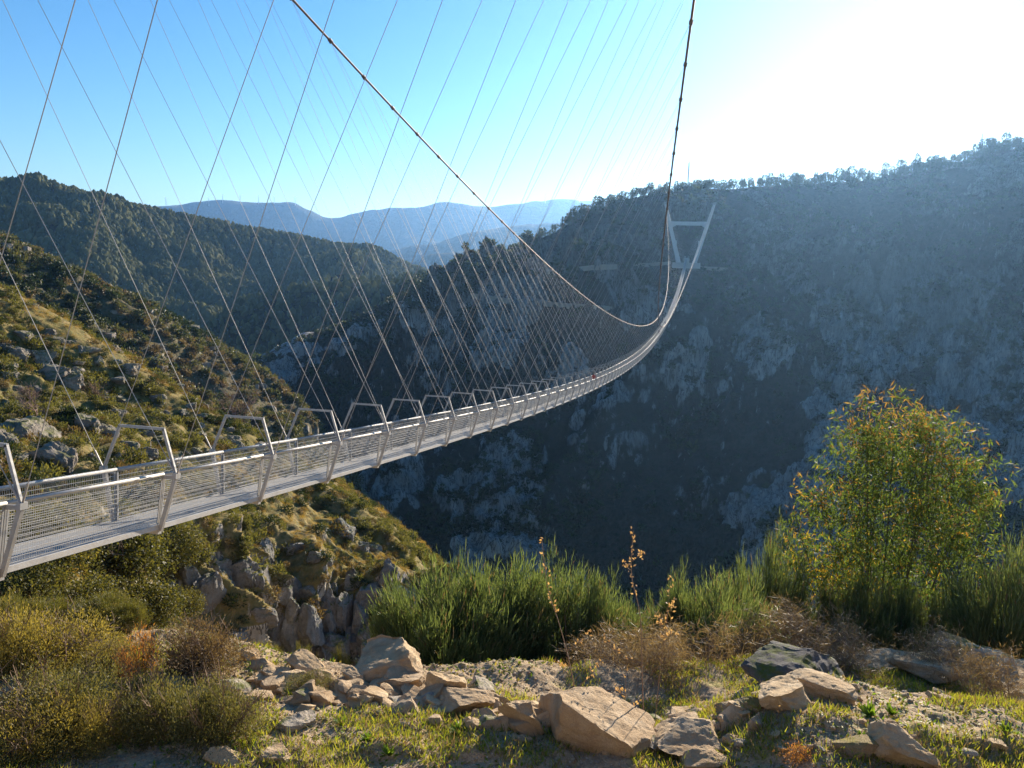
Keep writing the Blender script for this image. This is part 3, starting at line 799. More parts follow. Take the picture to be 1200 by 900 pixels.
for px, py, h, lb in [(278, 500, 5.2, 'bare pinkish brown tree standing where the slope meets the gorge'), (38, 492, 3.4, 'bare pinkish tree above the tall granite outcrop'), (110, 468, 2.2, 'small bare twiggy tree amid green gorse on the slope')]:
    b = MB(); tips = []
    for k in range(3): grow(b, rng, (rng.normal()*.1, rng.normal()*.1, -.2), (rng.normal()*.4, rng.normal()*.4, 1), h*.42, .07, 4, tips, .6, 3, (3, 4), .2, .72, 4)
    p, n = A.at(px, py); tag(link('bare_tree', b.build(M_PINKTWIG), None, p), lb, 'tree')

# ---- second slope B
L_B1 = leaf_mat('dull_green_leaf', [(0, (.045, .055, .028)), (.5, (.08, .09, .042)), (1, (.13, .125, .065))], .35)
L_B2 = leaf_mat('dull_brown_leaf', [(0, (.08, .062, .042)), (.5, (.13, .10, .065)), (1, (.19, .15, .095))], .35)
mB_ = [L_DARK, L_B1, L_B2, L_B1]
varB = []; vB = []
for i, m in enumerate(mB_):
    for v in range(2): varB.append(shrub_mesh(rng, 150, .42, m, 9, .95, .5, .3)); vB.append(i)
NB = 3400
Q, N_ = B.scatter(NB, rng, lambda G, N, P: ((P[..., 0] > -150) & (P[..., 0] < 460) & (P[..., 1] < 660))*1.0, B.nb-.3)
nzv = fbm(Q, .022, 3, 301); kd = np.where(nzv > .2, 2, np.where(nzv > -.1, 1, 0)); kd = np.where(rng.random(NB) < .35, rng.integers(0, 4, NB), kd)
scl = rng.uniform(.7, 2.4, NB)*np.where(kd == 2, .7, 1); rot = rng.uniform(0, 6.28, NB); pick = kd*2+rng.integers(0, 2, NB)
pp = proj(Q); size = np.where((pp[:, 0] > 0) & (pp[:, 0] < 340) & (pp[:, 1] < 520), scl/np.linalg.norm(Q, axis=1), 0)
top = np.argsort(-size)[:200]; mask = np.ones(NB, bool); mask[top] = False
lbB = ['dark round tree on the second slope behind the near one', 'green bushy tree on the second slope behind the near one', 'brownish bush on the second slope behind the near one', 'olive tree crown on the second slope behind the near one']
for i in top:
    o = link('hillside_tree', varB[pick[i]], None, Q[i]+np.array([0, 0, scl[i]*.2])); o.scale = (scl[i],)*3; o.rotation_euler = (0, 0, rot[i]); tag(o, lbB[kd[i]], 'tree', ['dark trees', 'green trees', 'brown bushes', 'olive trees'][kd[i]]+' on the second slope')
tag(baked('second_slope_scrub', varB, Q[mask]+np.array([0, 0, .3]), scl[mask], rot[mask], pick[mask], mB_, vB), 'scrub and small trees covering the second slope', 'scrub', kind='stuff')
Rb = [rock_mesh(rng, R_GRAN, 3, (1, 1, 1), 12, .06, True) for _ in range(5)]
Q, N_ = B.scatter(70, rng, lambda G, N, P: ((P[..., 0] > 0) & (P[..., 0] < 330) & (P[..., 1] < 520) & (N[..., 2] < .93))*1.0, B.nb)
for i in range(70):
    o = link('rock_outcrop', Rb[i % 5], None, Q[i]); s = rng.uniform(1.2, 3.6); o.scale = (s, s, s*rng.uniform(.6, 1.3)); o.rotation_euler = (0, 0, rng.uniform(0, 6))
    tag(o, 'grey rock showing between trees on the second slope', 'rock', 'rocks on the second slope')

# ---- forests on C and D (reads as one mass)
def blob_tree(rng, m, conif):
    h = 1.0; ring = 7; V = []; F = []
    zs = [.12, .35, .62, .85, 1.0]; rs = [.20, .27, .20, .10, .01] if conif else [.18, .33, .34, .22, .02]
    for z, r in zip(zs, rs):
        for k in range(ring):
            a = 6.283*k/ring; rr = r*rng.uniform(.6, 1.3); V.append((rr*math.cos(a), rr*math.sin(a), z+rng.uniform(-.05, .05)))
    for l in range(4):
        for k in range(ring): F.append((l*ring+k, l*ring+(k+1) % ring, (l+1)*ring+(k+1) % ring, (l+1)*ring+k))
    return mesh_np(V, F, m)
varF = [blob_tree(rng, L_FOREST, i % 2 == 0) for i in range(6)]; vF = [0]*6
NC = 26000
Q, N_ = C.scatter(NC, rng, lambda G, N, P: ((P[..., 0] > -60) & (P[..., 0] < 620) & (P[..., 1] < 450))*(.35+(fbm(G, .008, 3, 311) > -.25)), C.nb-.2)
scl = rng.uniform(7, 15, NC); tag(baked('forest', varF, Q-np.array([0, 0, .8]), scl, rng.uniform(0, 6.28, NC), rng.integers(0, 6, NC), [L_FOREST], vF), 'dense conifer forest covering the long ridge', 'forest', kind='stuff')
ND = 2600
Q, N_ = D.scatter(ND, rng, None, D.nb-.3)
scl = rng.uniform(5, 11, ND); tag(baked('valley_woods', varF, Q-np.array([0, 0, .8]), scl, rng.uniform(0, 6.28, ND), rng.integers(0, 6, ND), [L_FOREST], vF), 'woods covering the low spur in the valley', 'woods', kind='stuff')

# ---- mountain E: scrub, ridge trees
varE = [shrub_mesh(rng, 60, .6, m, 6, .8, .7, .2) for m in (L_DARK, L_DARK, L_SCRUB, L_PINE)]
NE = 8000
Q, N_ = E.scatter(NE, rng, lambda G, N, P: ((P[..., 0] > 200) & (P[..., 0] < 1250) & (P[..., 1] < 760))*np.clip((N[..., 2]-.25)*2, .06, 1)*(.12+(fbm(G*np.array([1, 1, .5]), .03, 3, 321) > 0)), E.nb-.1)
scl = rng.uniform(.9, 3.0, NE)*np.where(rng.random(NE) < .08, 1.8, 1)
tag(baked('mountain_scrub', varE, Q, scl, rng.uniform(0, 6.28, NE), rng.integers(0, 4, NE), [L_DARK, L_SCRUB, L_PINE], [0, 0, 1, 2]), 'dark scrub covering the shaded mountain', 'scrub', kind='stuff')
def pine(rng, lm, dens=150, slim=1.0, hi=.35):
    b = MB(); b.tube([(0, 0, -.06), (.01, 0, .5), (0, .01, .93)], [.022, .016, .005], 5, False)
    n = dens; z = hi+(1-hi)*rng.random(n)**.9; rr = (.05+.2*np.sin(np.clip((z-hi)/(1-hi)*2.6+.35, 0, 3.14)))*slim*rng.uniform(.3, 1.1, n); a = rng.uniform(0, 6.28, n)
    q = np.stack([rr*np.cos(a), rr*np.sin(a), z], -1); D = unit(np.stack([np.cos(a), np.sin(a), rng.uniform(-.2, .6, n)], -1)+rng.normal(size=(n, 3))*.4)
    V, F = leaf_quads(q, D, unit(rng.normal(size=(n, 3))), .12*rng.uniform(.6, 1.3, n), .075)
    return b.build(M_BARK), mesh_np(V, F, lm)
pines = [pine(rng, L_PINE, 170, s, h) for s, h in ((1, .3), (.75, .25), (1.2, .5), (.9, .42), (.6, .2), (1.3, .35))]
def put_pine(p, h, lb, grp, name='pine_tree', k=None):
    tm, cm = pines[rng.integers(0, 6) if k is None else k]
    r = empty(name, p); r.scale = (h*rng.uniform(.9, 1.15), h*rng.uniform(.9, 1.15), h); r.rotation_euler = (rng.normal()*.03, rng.normal()*.03, rng.uniform(0, 6.28)); tag(r, lb, 'pine tree', grp)
    link('trunk', tm, r); link('crown', cm, r)
def ridge_pt(px, back=0.0):
    j = int(np.abs(E.rowt-E.nb+back).argmin()); row = E.P[j]; i = np.abs(row[:, 0]-px).argmin(); return E.G[j, i]
def skyline(n, x0, x1, h0, h1, lb, grp, ph, zlo=-.1, zhi=.28):
    for k in range(n*3):
        px = rng.uniform(x0, x1); c_ = noise(np.array([[px*.045+ph, .3, .7]]))[0]+.6*noise(np.array([[px*.16+ph, 3.3, .7]]))[0]
        if c_ < rng.uniform(-.75, .35): continue
        put_pine(ridge_pt(px, rng.uniform(zlo, zhi))-np.array([0, 0, .4]), (h0+(h1-h0)*rng.random()**1.6)*(1+.25*c_), lb, grp); n -= 1
        if n <= 0: break
skyline(80, 455, 760, 5, 12, 'dark pine on the long left shoulder of the ridge above the bridge', 'pines on the left shoulder', 2.0)
skyline(20, 745, 860, 4, 9, 'small pine on the skyline directly above the far tower', 'pines above the tower', 5.0, 0)
skyline(140, 855, 1215, 5, 13, 'thin pine on the high skyline right of the far tower', 'pines on the right skyline', 9.0)
FN = 900; fx = np.where(rng.random(FN) < .3, rng.uniform(450, 760, FN), rng.uniform(760, 1230, FN)); fp = np.array([ridge_pt(x_, rng.uniform(-.1, .45)) for x_ in fx])-np.array([0, 0, .4])
_pc = [p_[1] for p_ in pines]; tag(baked('ridge_woods', _pc, fp, 2.5+6.5*rng.random(FN)**1.5, rng.uniform(0, 6.28, FN), rng.integers(0, 6, FN), [L_PINE], [0]*6), 'fringe of small pines along the skyline ridge', 'woods', kind='stuff')
for k in range(22):
    px, py = 905+rng.normal()*24, 268+rng.normal()*18; p, n = E.at(px, py); put_pine(p, rng.uniform(7, 11), 'pale sunlit tree in the clump right of the far tower', 'sunlit clump beside the tower', 'tree', 2)
for k in range(32):
    px = rng.uniform(470, 610); p, n = E.at(px, 345-(px-470)*.26+rng.uniform(-6, 16)); put_pine(p, rng.uniform(8, 13), 'dark tree in the grove below the left shoulder', 'trees of the dark grove')

# tracks and walls on E
M_TRACK = plain('bare_track', (.34, .29, .22), .95, 0, (2, .5, .1), .2, .5)
def track(pts, wd, name, dz=.2):
    P = []
    for (x0, y0), (x1, y1) in zip(pts[:-1], pts[1:]):
        n = max(2, int(abs(x1-x0)/5))
        for i in range(n): P.append(E.at(x0+(x1-x0)*i/n, y0+(y1-y0)*i/n)[0])
    P = np.array(P)
    for _ in range(3): P[1:-1] = (P[:-2]+2*P[1:-1]+P[2:])/4
    P = P+np.array([0, 0, dz]); rad = unit(P*np.array([1, 1, 0]))
    V = np.stack([P-rad*wd, P+rad*wd*.4, P+rad*wd*.4-np.array([0, 0, 3.]), P-rad*wd-np.array([0, 0, 3.])], 1).reshape(-1, 3); n = len(P)
    F = [(i*4+a, i*4+(a+1) % 4, i*4+4+(a+1) % 4, i*4+4+a) for i in range(n-1) for a in range(4)]
    tag(link(name, mesh_np(V, F, M_TRACK)), kind='structure')
track([(590, 322), (640, 316), (700, 311), (760, 309), (792, 306)], 2.6, 'track')
track([(508, 336), (545, 343), (600, 350), (660, 355), (722, 361)], 1.8, 'path')
track([(815, 312), (850, 314), (880, 316)], 2.0, 'track')

# masts on the skyline, turbines on the far range
M_MAST = metal('mast_steel', (.4, .4, .42), .5, .4)
def mast(p, h, lb):
    b = MB(); w = h*.018
    for a in range(3):
        an = a*2.094; b.tube([(w*math.cos(an), w*math.sin(an), -.5), (w*.6*math.cos(an), w*.6*math.sin(an), h)], .2, 4)
    for i in range(int(h/1.5)):
        z = i*1.5; a = (i % 3)*2.094; c = a+2.094; b.beam((w*.85*math.cos(a), w*.85*math.sin(a), z), (w*.85*math.cos(c), w*.85*math.sin(c), z+1.5), .14, .14)
    r = empty('lattice_mast', p, lb, 'mast'); link('tower', b.build(M_MAST), r)
    b = MB(); b.tube([(0, 0, h), (0, 0, h*1.12)], .06, 5); link('antenna', b.build(M_MAST), r)
mast(ridge_pt(805, .1), 22, 'thin lattice mast on the skyline above the far tower')
mast(ridge_pt(1147, .05), 20, 'slender lattice mast on the high right skyline near the sun')
M_WHITE = plain('white_paint', (.75, .76, .78), .5, 0, None, .05)
b = MB(); b.tube([(0, 0, -4), (0, 0, 55)], [2.0, 1.2], 8); tw_me = b.build(M_WHITE)
b = MB()
for a in range(3):
    an = a*2.094+.4; b.beam((0, -2.5, 56), (24*math.cos(an), -2.5, 56+24*math.sin(an)), 1.6, .5)
ro_me = b.build(M_WHITE)
b = MB(); b.box((-1.3, -2.2, 54.6), (1.3, 3.5, 57.4)); na_me = b.build(M_WHITE)
for px in (160, 196, 246, 262, 284, 303, 322, 345, 640, 680):
    j = FR1.nb; jj = int(np.abs(FR1.rowt-j).argmin()); i = np.abs(FR1.P[jj, :, 0]-px).argmin()
    r = empty('wind_turbine', FR1.G[jj, i], 'tiny white wind turbine on the crest of the distant blue range', 'wind turbine', 'turbines on the distant range'); link('mast', tw_me, r); link('nacelle', na_me, r); link('rotor', ro_me, r)
# ------------------------------------------------------------------ foreground terrace
def sstep(a, b, x):
    t_ = np.clip((x-a)/(b-a), 0, 1); return t_*t_*(3-2*t_)
def ground_z(x, y, fine=True):
    x = np.asarray(x, float); y = np.asarray(y, float)
    ye = 11.3+.5*np.sin(x*.9)+.3*(1-sstep(-7, -3.5, x))+2.2*sstep(2.6, 5.5, x)
    z = -5.62-.17*(y-9)-.02*x
    z = z+.55*sstep(2.2, 3.6, x)*(1-sstep(9.6, 10.6, y))-.05*np.maximum(x-3, 0)
    z = z-.35*np.exp(-((x-1.6)/1.3)**2-((y-10.4)/.9)**2)
    near = -1.72-.665*np.maximum(y-2.0, 0); k = sstep(6.2, 8.4, y); z = near*(1-k)+z*k
    z = z-np.maximum(y-ye, 0)*.78-.5*sstep(0, 1.2, y-ye)
    P = np.stack([x, y, np.zeros_like(x)], -1)
    z = z+.10*fbm(P, .7, 3, 501)+(.035*fbm(P, 3.0, 3, 505)+.012*fbm(P, 14, 2, 507) if fine else 0)
    return z
gx = np.concatenate([np.linspace(-18, -7.5, 50, endpoint=False), np.linspace(-7.5, 8.5, 430, endpoint=False), np.linspace(8.5, 20, 50)])
gy = np.concatenate([np.linspace(-8, 6.8, 60, endpoint=False), np.linspace(6.8, 13.5, 260, endpoint=False), np.linspace(13.5, 36, 70)])
GX, GY = np.meshgrid(gx, gy); GZ = ground_z(GX, GY)
def ground_mat():
    m, nt, out = mat('stony_soil'); t = NT(nt)
    pos = t.n('ShaderNodeNewGeometry').outputs['Position']
    a = t.noise(pos, 1.3, 6, .6); b = t.noise(pos, 11, 8, .7); c_ = t.noise(pos, 45, 4, .65)
    c = t.ramp(b, [(.3, (.30, .205, .12)), (.5, (.48, .36, .225)), (.7, (.62, .49, .33))])
    c = t.mix(t.ramp(c_, [(.35, .5), (.6, 0)]), c, (.16, .11, .07))
    vor = t.n('ShaderNodeTexVoronoi', i_Vector=pos, i_Scale=26); vd = vor.outputs['Distance']; vc = vor.outputs['Color']
    peb = t.math('MULTIPLY', t.ramp(vd, [(.28, 1), (.36, 0)]), t.ramp(t.n('ShaderNodeSeparateColor', i_0=vc).outputs[0], [(.5, 0), (.55, 1)]))
    c = t.mix(peb, c, t.mix(t.n('ShaderNodeSeparateColor', i_0=vc).outputs[1], (.33, .26, .19), (.58, .49, .38)))
    mo = t.ramp(t.math('ADD', t.math('MULTIPLY', a, .7), t.math('MULTIPLY', b, .3)), [(.53, 0), (.63, .7)])
    c = t.mix(mo, c, t.mix(b, (.15, .15, .03), (.30, .27, .06)))
    p = t.n('ShaderNodeBsdfPrincipled', i_Base_Color=c, i_Roughness=.95); p.inputs['Specular IOR Level'].default_value = .1
    h = t.math('ADD', t.math('ADD', t.math('MULTIPLY', b, .6), t.math('MULTIPLY', c_, .35)), t.math('MULTIPLY', peb, .35))
    t.l(t.bump(h, .9, .06), p.inputs['Normal']); t.l(p.outputs[0], out.inputs[0]); return m
_i = np.arange(len(gy)-1)[:, None]*len(gx)+np.arange(len(gx)-1)[None]
GF = np.stack([_i, _i+1, _i+len(gx)+1, _i+len(gx)], -1).reshape(-1, 4)
tag(link('ground', mesh_np(np.stack([GX, GY, GZ], -1).reshape(-1, 3), GF, ground_mat(), smooth=True)), kind='structure')
def hit(px, py):                         # where a sight line meets the terrace
    r = ray(px, py); tt = np.arange(3, 40, .02); P = r[None]*tt[:, None]
    below = P[:, 2] < ground_z(P[:, 0], P[:, 1]); k = int(below.argmax()) if below.any() else len(tt)-1
    return P[k].copy()
def near_edge(px, py, yd):               # a place at a given range under a sight line, dropped on the ground
    p = ray(px, py)*yd; p[2] = float(ground_z(p[0], p[1])); return p

rng = np.random.default_rng(77)
# ---- boulders
R_SAND = rock_mat('tan_sandstone', (.42, .28, .15), (.60, .45, .28), (.72, .58, .40), (.40, .29, .19), 1.4)
R_GREY = rock_mat('grey_boulder_stone', (.30, .25, .20), (.46, .40, .33), (.58, .51, .42), (.22, .20, .17), 1.4, .15)
R_DARK = rock_mat('dark_boulder_stone', (.10, .10, .105), (.17, .165, .16), (.27, .25, .23), (.07, .07, .07), 1.6, .2)
R_MOSS = rock_mat('mossy_stone', (.24, .17, .11), (.36, .27, .18), (.46, .37, .27), (.2, .16, .1), 1.4, 1.0, (.24, .20, .04))
ROCKS = [ # px, base py, w, h, material, boxy, tilt(x,y), label
 (450, 803, 78, 22, R_SAND, 1, (.05, -.12), 'long flat topped sandstone slab at the foot of the big broom'),
 (474, 812, 42, 34, R_SAND, 0, (0, .1), 'rounded tan boulder tucked behind the mottled block'),
 (524, 822, 42, 40, R_SAND, 1, (.1, .05), 'cube shaped tan block standing on the rubble ledge'),
 (562, 824, 36, 30, R_GREY, 1, (.2, .5), 'whitish tilted slab right of the cube shaped block'),
 (580, 833, 28, 22, R_SAND, 0, (0, .3), 'angular orange stone leaning on the whitish slab'),
 (612, 864, 34, 54, R_SAND, 1, (.1, -.55), 'split tilted slab standing on edge beside the big boulder'),
 (540, 844, 70, 20, R_SAND, 0, (0, 0), 'broad low tan slab sunk in the gravel below the cube block'),
 (465, 816, 52, 30, R_SAND, 1, (0, -.1), 'large mottled tan block in the middle of the ledge'),
 (342, 806, 32, 24, R_SAND, 0, (0, 0), 'brownish dome shaped stone above the little heather tuft'),
 (358, 794, 44, 26, R_SAND, 1, (.1, .3), 'wedge of pale sandstone at the back of the left rubble'),
 (292, 778, 24, 20, R_SAND, 0, (0, .3), 'small pointed stone right of the brown heather dome'),
 (307, 790, 30, 15, R_SAND, 0, (0, 0), 'smooth tan stone below the small pointed stone'),
 (318, 800, 30, 18, R_SAND, 0, (0, .2), 'tan stone with a dark gap beneath in the left rubble'),
 (415, 805, 32, 17, R_SAND, 0, (0, .2), 'triangular tan stone in front of the long slab'),
 (379, 800, 20, 15, R_SAND, 0, (0, 0), 'little upright tan stone between wedge and long slab'),
 (262, 903, 36, 22, R_SAND, 0, (0, .1), 'tan stone half cut off at the lower left edge'),
 (322, 896, 32, 11, R_SAND, 1, (0, 0), 'flat ochre stone lying in green moss at lower left'),
 (348, 860, 38, 18, R_GREY, 0, (0, 0), 'flat pale stone lying in the grass under the rubble ledge'),
 (698, 893, 124, 84, R_SAND, 2, (0, .05), 'biggest boulder with sunlit sloping top and dark shaded front'),
 (916, 842, 62, 50, R_SAND, 0, (0, 0), 'big rounded tan boulder at the left end of the grassy mound'),
 (958, 820, 58, 20, R_SAND, 1, (0, .1), 'pale flat slab behind the big rounded boulder'),
 (938, 808, 112, 32, R_DARK, 0, (0, .14), 'long dark log shaped boulder lying behind the mound'),
 (1082, 804, 62, 34, R_SAND, 0, (0, .1), 'triangular tan boulder at the back of the grassy mound'),
 (1131, 778, 56, 20, R_GREY, 0, (0, 0), 'rounded pinkish grey boulder beneath the right broom'),
 (1128, 766, 56, 30, R_MOSS, 0, (0, 0), 'mossy brown boulder beneath the eucalyptus at right'),
 (1164, 790, 36, 20, R_GREY, 0, (0, 0), 'rightmost grey boulder under the right broom'),
 (1054, 908, 62, 46, R_SAND, 1, (.1, .5), 'tan triangular boulder cut by the lower edge of the mound'),
 (805, 898, 74, 44, R_SAND, 1, (.1, -.3), 'orange sandstone block with flat top left of the mound'),
 (824, 908, 46, 28, R_SAND, 0, (0, -.3), 'tan boulder in front of the orange sandstone block'),
 (852, 846, 26, 22, R_MOSS, 0, (0, 0), 'small mossy stone between orange block and round boulder'),
 (885, 858, 15, 22, R_GREY, 1, (0, .2), 'small upright whitish stone below the round boulder'),
 (874, 842, 32, 22, R_MOSS, 0, (0, 0), 'yellow mossed stone left of the big rounded boulder'),
 (640, 850, 40, 26, R_MOSS, 0, (0, .2), 'brown stone half hidden in dry twigs behind the tilted slab'),
 (1000, 890, 44, 24, R_MOSS, 0, (0, 0), 'earth covered stone in the cut bank of the mound'),
 (762, 850, 30, 16, R_GREY, 0, (0, 0), 'grey stone behind the biggest boulder in dry brush'),
]
TAN = 'grey or tan rubble stone lying on the ledge of broken rocks'
BIG = [((0, 0, -1), .45), ((.34, .06, .94), .46), ((-.1, -.97, -.22), .60), ((-.93, -.3, .1), .72), ((.95, -.2, -.1), .92), ((0, 1, 0), .7)]
def place_rock(px, py, wpx, hpx, m, boxy, tilt, lb, grp=None, sub=5):
    p = hit(px, py-hpx*.12); d = np.linalg.norm(p); sx = wpx*d/FPX*(1.1 if sub == 5 else 1.1); sy = sx*rng.uniform(.65, .9)
    sz = max((hpx*d/FPX-sy*.40)/.86, .42*min(sx, sy))*(1.25 if boxy != 2 else 1.75)
    me = rock_mesh(rng, m, sub, (sx, sy, sz), 17 if not boxy else 14, .09, bool(boxy)) if boxy != 2 else rock_mesh(rng, m, sub, (sx, sy, sz), 9, .06, False, .64, .9, BIG)
    o = link('boulder' if wpx >= 30 else 'stone', me, None)
    r = p.copy(); r[2] = 0; r /= np.linalg.norm(r); q = p+r*sy*.42
    o.location = (q[0], q[1], float(ground_z(q[0], q[1]))+sz*.17); o.rotation_euler = (tilt[0], tilt[1], rng.uniform(-.35, .35) if boxy != 2 else -.15); tag(o, lb, 'boulder' if wpx >= 30 else 'stone', grp)
for a in ROCKS: place_rock(*a)
for k in range(260):
    if k < 215:
        u = rng.random(); px = (275+u*400) if k < 150 else 560+rng.random()*320; py = (797+u*48+abs(rng.normal())*13) if k < 150 else 832+rng.random()*55; wpx = 9+24*rng.random()**1.5
    else: px = rng.uniform(760, 1190); py = rng.uniform(800, 895) if px > 880 else rng.uniform(845, 895); wpx = rng.uniform(6, 16)
    l, g = (TAN, 'rubble stones of the ledge') if k < 215 else ('small stone scattered over the grassy mound at lower right', 'stones on the mound')
    place_rock(px, py, wpx, wpx*rng.uniform(.5, .8), R_SAND if rng.random() < .85 else R_GREY, rng.random() < .4, (rng.normal()*.2, rng.normal()*.3), l, g, 3)
# gravel
NP = 9000
gxp = rng.uniform(-6.5, 7.5, NP); gyp = rng.uniform(7.0, 12.2, NP); keep = fbm(np.stack([gxp, gyp, gxp*0], -1), .6, 3, 520) > -.2
gxp, gyp = gxp[keep], gyp[keep]; NP = len(gxp); gp = np.stack([gxp, gyp, ground_z(gxp, gyp)+.004], -1)
pv = [rock_mesh(rng, R_SAND, 1, (1, .8, .6), 5, .1) for _ in range(3)]+[rock_mesh(rng, R_GREY, 1, (1, .8, .6), 5, .1) for _ in range(2)]
sc_ = .018+.05*rng.random(NP)**3
tag(baked('gravel', pv, gp, sc_, rng.uniform(0, 6.28, NP), rng.integers(0, 5, NP), [R_SAND, R_GREY], [0, 0, 0, 1, 1], None, 3), 'loose tan gravel strewn over the terrace', 'gravel', kind='stuff')

# ---- leaf materials of the terrace
L_BROOM = leaf_mat('broom_stem', [(0, (.07, .10, .042)), (.5, (.13, .17, .072)), (1, (.22, .25, .12))], .4, .5, .3, (1.3, 1.3, .6))
L_BROOM2 = leaf_mat('yellowish_broom_stem', [(0, (.09, .10, .03)), (.5, (.15, .155, .045)), (1, (.22, .20, .07))], .35, .5, .3)
L_DOME = leaf_mat('grey_green_leaf', [(0, (.07, .078, .034)), (.5, (.14, .14, .06)), (1, (.26, .235, .12))], .35)
L_DOMEB = leaf_mat('brown_heather_leaf', [(0, (.08, .056, .04)), (.5, (.16, .115, .075)), (1, (.27, .20, .14))], .3)
L_DOMEY = leaf_mat('yellow_green_leaf', [(0, (.12, .11, .035)), (.5, (.23, .20, .065)), (1, (.36, .30, .11))], .4)
L_STRAW = leaf_mat('straw', [(0, (.13, .09, .06)), (.5, (.22, .16, .11)), (1, (.36, .28, .19))], .3)
L_EUC = leaf_mat('eucalyptus_leaf', [(0, (.05, .08, .03)), (.5, (.095, .13, .04)), (1, (.17, .19, .06))], .5, .6, .12, (1.3, 1.4, .6))
L_EUCB = leaf_mat('bronze_eucalyptus_leaf', [(0, (.16, .09, .04)), (.5, (.26, .16, .06)), (1, (.34, .24, .09))], .5, .6, .12)
L_EUCY = leaf_mat('yellow_eucalyptus_leaf', [(0, (.28, .22, .03)), (.7, (.42, .32, .05)), (1, (.5, .2, .06))], .5, .6, .12)
L_GRASS = leaf_mat('fresh_grass', [(0, (.10, .15, .02)), (.5, (.20, .24, .035)), (1, (.33, .32, .07))], .5)
L_ORANGE = leaf_mat('orange_leaf', [(0, (.30, .12, .04)), (.6, (.42, .20, .07)), (1, (.5, .32, .12))], .45)
L_FORB = leaf_mat('rosette_leaf', [(0, (.08, .16, .02)), (1, (.16, .25, .035))], .5)

def broom(rng, lm, nst=26, nsp=18000, w=.9):
    b = MB(); C = []; D = []
    nl = 13; cen = []
    for s in range(nl):
        a = rng.uniform(0, 6.28); rr = .40*w*math.sqrt(rng.random()); cen.append((rr*math.cos(a), rr*math.sin(a), rng.uniform(.52, .76)-.35*rr))
    cen = np.array(cen); rad = rng.uniform(.13, .24, nl)
    for c in cen:
        for q in range(3):
            p = np.array([rng.normal()*.05, rng.normal()*.05, 0]); e = c+rng.normal(size=3)*.07; m_ = (p+e)/2+rng.normal(size=3)*.04+np.array([0, 0, .04]); tt = np.linspace(0, 1, 7)[:, None]
            b.tube(p*(1-tt)**2+2*m_*tt*(1-tt)+e*tt**2, np.linspace(.009, .003, 7), 4, False)
    npl = 80; C = []; D = []; L_ = []
    for s in range(npl):
        a = rng.uniform(0, 6.28); rr = .42*w*math.sqrt(rng.random()); ox = np.array([math.cos(a), math.sin(a), 0]); m = int(nsp/npl*rng.uniform(.5, 1.5))
        base = ox*rr*.75+np.array([0, 0, rng.uniform(.16, .5)]); ax = unit(ox*(rr*1.25)+np.array([0, 0, .8])+rng.normal(size=3)*.14); pl = (1.0-.75*rr-base[2])*rng.uniform(.6, 1.05)
        t_ = rng.random(m)**.8; rad_ = unit(rng.normal(size=(m, 3))); q_ = base+ax*(t_*pl)[:, None]+rad_*(.15*(1-.55*t_)*rng.random(m)**.6)[:, None]
        C.append(q_); D.append(unit(ax+rad_*.35+rng.normal(size=(m, 3))*.2)); L_.append((.035+.075*rng.random(m))*(1.15-.5*t_))
    q = np.concatenate(C); D = np.concatenate(D); L_ = np.concatenate(L_); nsp = len(q); dryk = (rng.random(nsp) < .05+.35*np.clip(.5-q[:, 2], 0, .5)).astype(int)
    S = unit(np.cross(D, rng.normal(size=(nsp, 3)))); B2 = q+D*L_[:, None]*.5+rng.normal(size=(nsp, 3))*.008; T2 = B2+unit(D+rng.normal(size=(nsp, 3))*.16+np.array([0, 0, .1]))*L_[:, None]*.5; wd = .0026
    V = np.stack([q-S*wd*.6, q+S*wd*.6, B2+S*wd, T2, B2-S*wd], 1); F = np.arange(nsp*5).reshape(-1, 5)
    return b.build(M_TWIG), mesh_np(V.reshape(-1, 3), F, [lm, L_STRAW], dryk)
def dome(rng, lm, n=17000, leaf=.042, flat=.62):
    q, d = crown_points(rng, n, 1.0, 24, flat, .6); q[:, 2] = np.abs(q[:, 2])*.95
    lump = 1+.22*fbm(q+rng.uniform(0, 50, 3), 2.2, 3, 7); q = q*lump[:, None]; e = rng.random(n) < .05; q[e] *= rng.uniform(1.03, 1.22, (int(e.sum()), 1))
    V, F = leaf_quads(q, unit(d+rng.normal(size=q.shape)*.55+np.array([0, 0, .55])), unit(rng.normal(size=q.shape)), leaf*rng.uniform(.5, 1.7, n), leaf*.34)
    b = MB(); tips = []
    for k in range(16): grow(b, rng, (rng.normal()*.1, rng.normal()*.1, -.05), (rng.normal()*.7, rng.normal()*.7, .8), .58, .016, 2, tips, .6, 3, (3, 4), .1, .65, 4)
    return b.build(M_TWIG), mesh_np(V, F, lm)
def brush(rng, m, n=3000):
    b = MB(); tips = []
    for k in range(16): grow(b, rng, (rng.normal()*.18, rng.normal()*.18, -.03), (rng.normal()*.45, rng.normal()*.45, 1), .42, .010, 3, tips, .7, 3, (2, 4), .05, .7, 4)
    T = np.array([t_[0] for t_ in tips]); k = rng.integers(0, len(T), n); q = T[k]+rng.normal(size=(n, 3))*.05
    V, F = leaf_quads(q, unit(rng.normal(size=(n, 3))+np.array([0, 0, .4])), unit(rng.normal(size=(n, 3))), rng.uniform(.05, .2, n), .007)
    return b.build(M_TWIG), mesh_np(V, F, m)
def plant(nm, pair, p, sx, sz, lb, cat, grp=None, part='foliage'):
    r = empty(nm, p, lb, cat, grp); r.scale = (sx, sx, sz); r.rotation_euler = (0, 0, rng.uniform(0, 6.28))
    link('stems', pair[0], r); link(part, pair[1], r); return r
brooms = [broom(rng, L_BROOM, 34, 20000, w_) for w_ in (.9, 1.1, .75)]; broomy = broom(rng, L_BROOM2, 30, 13000)
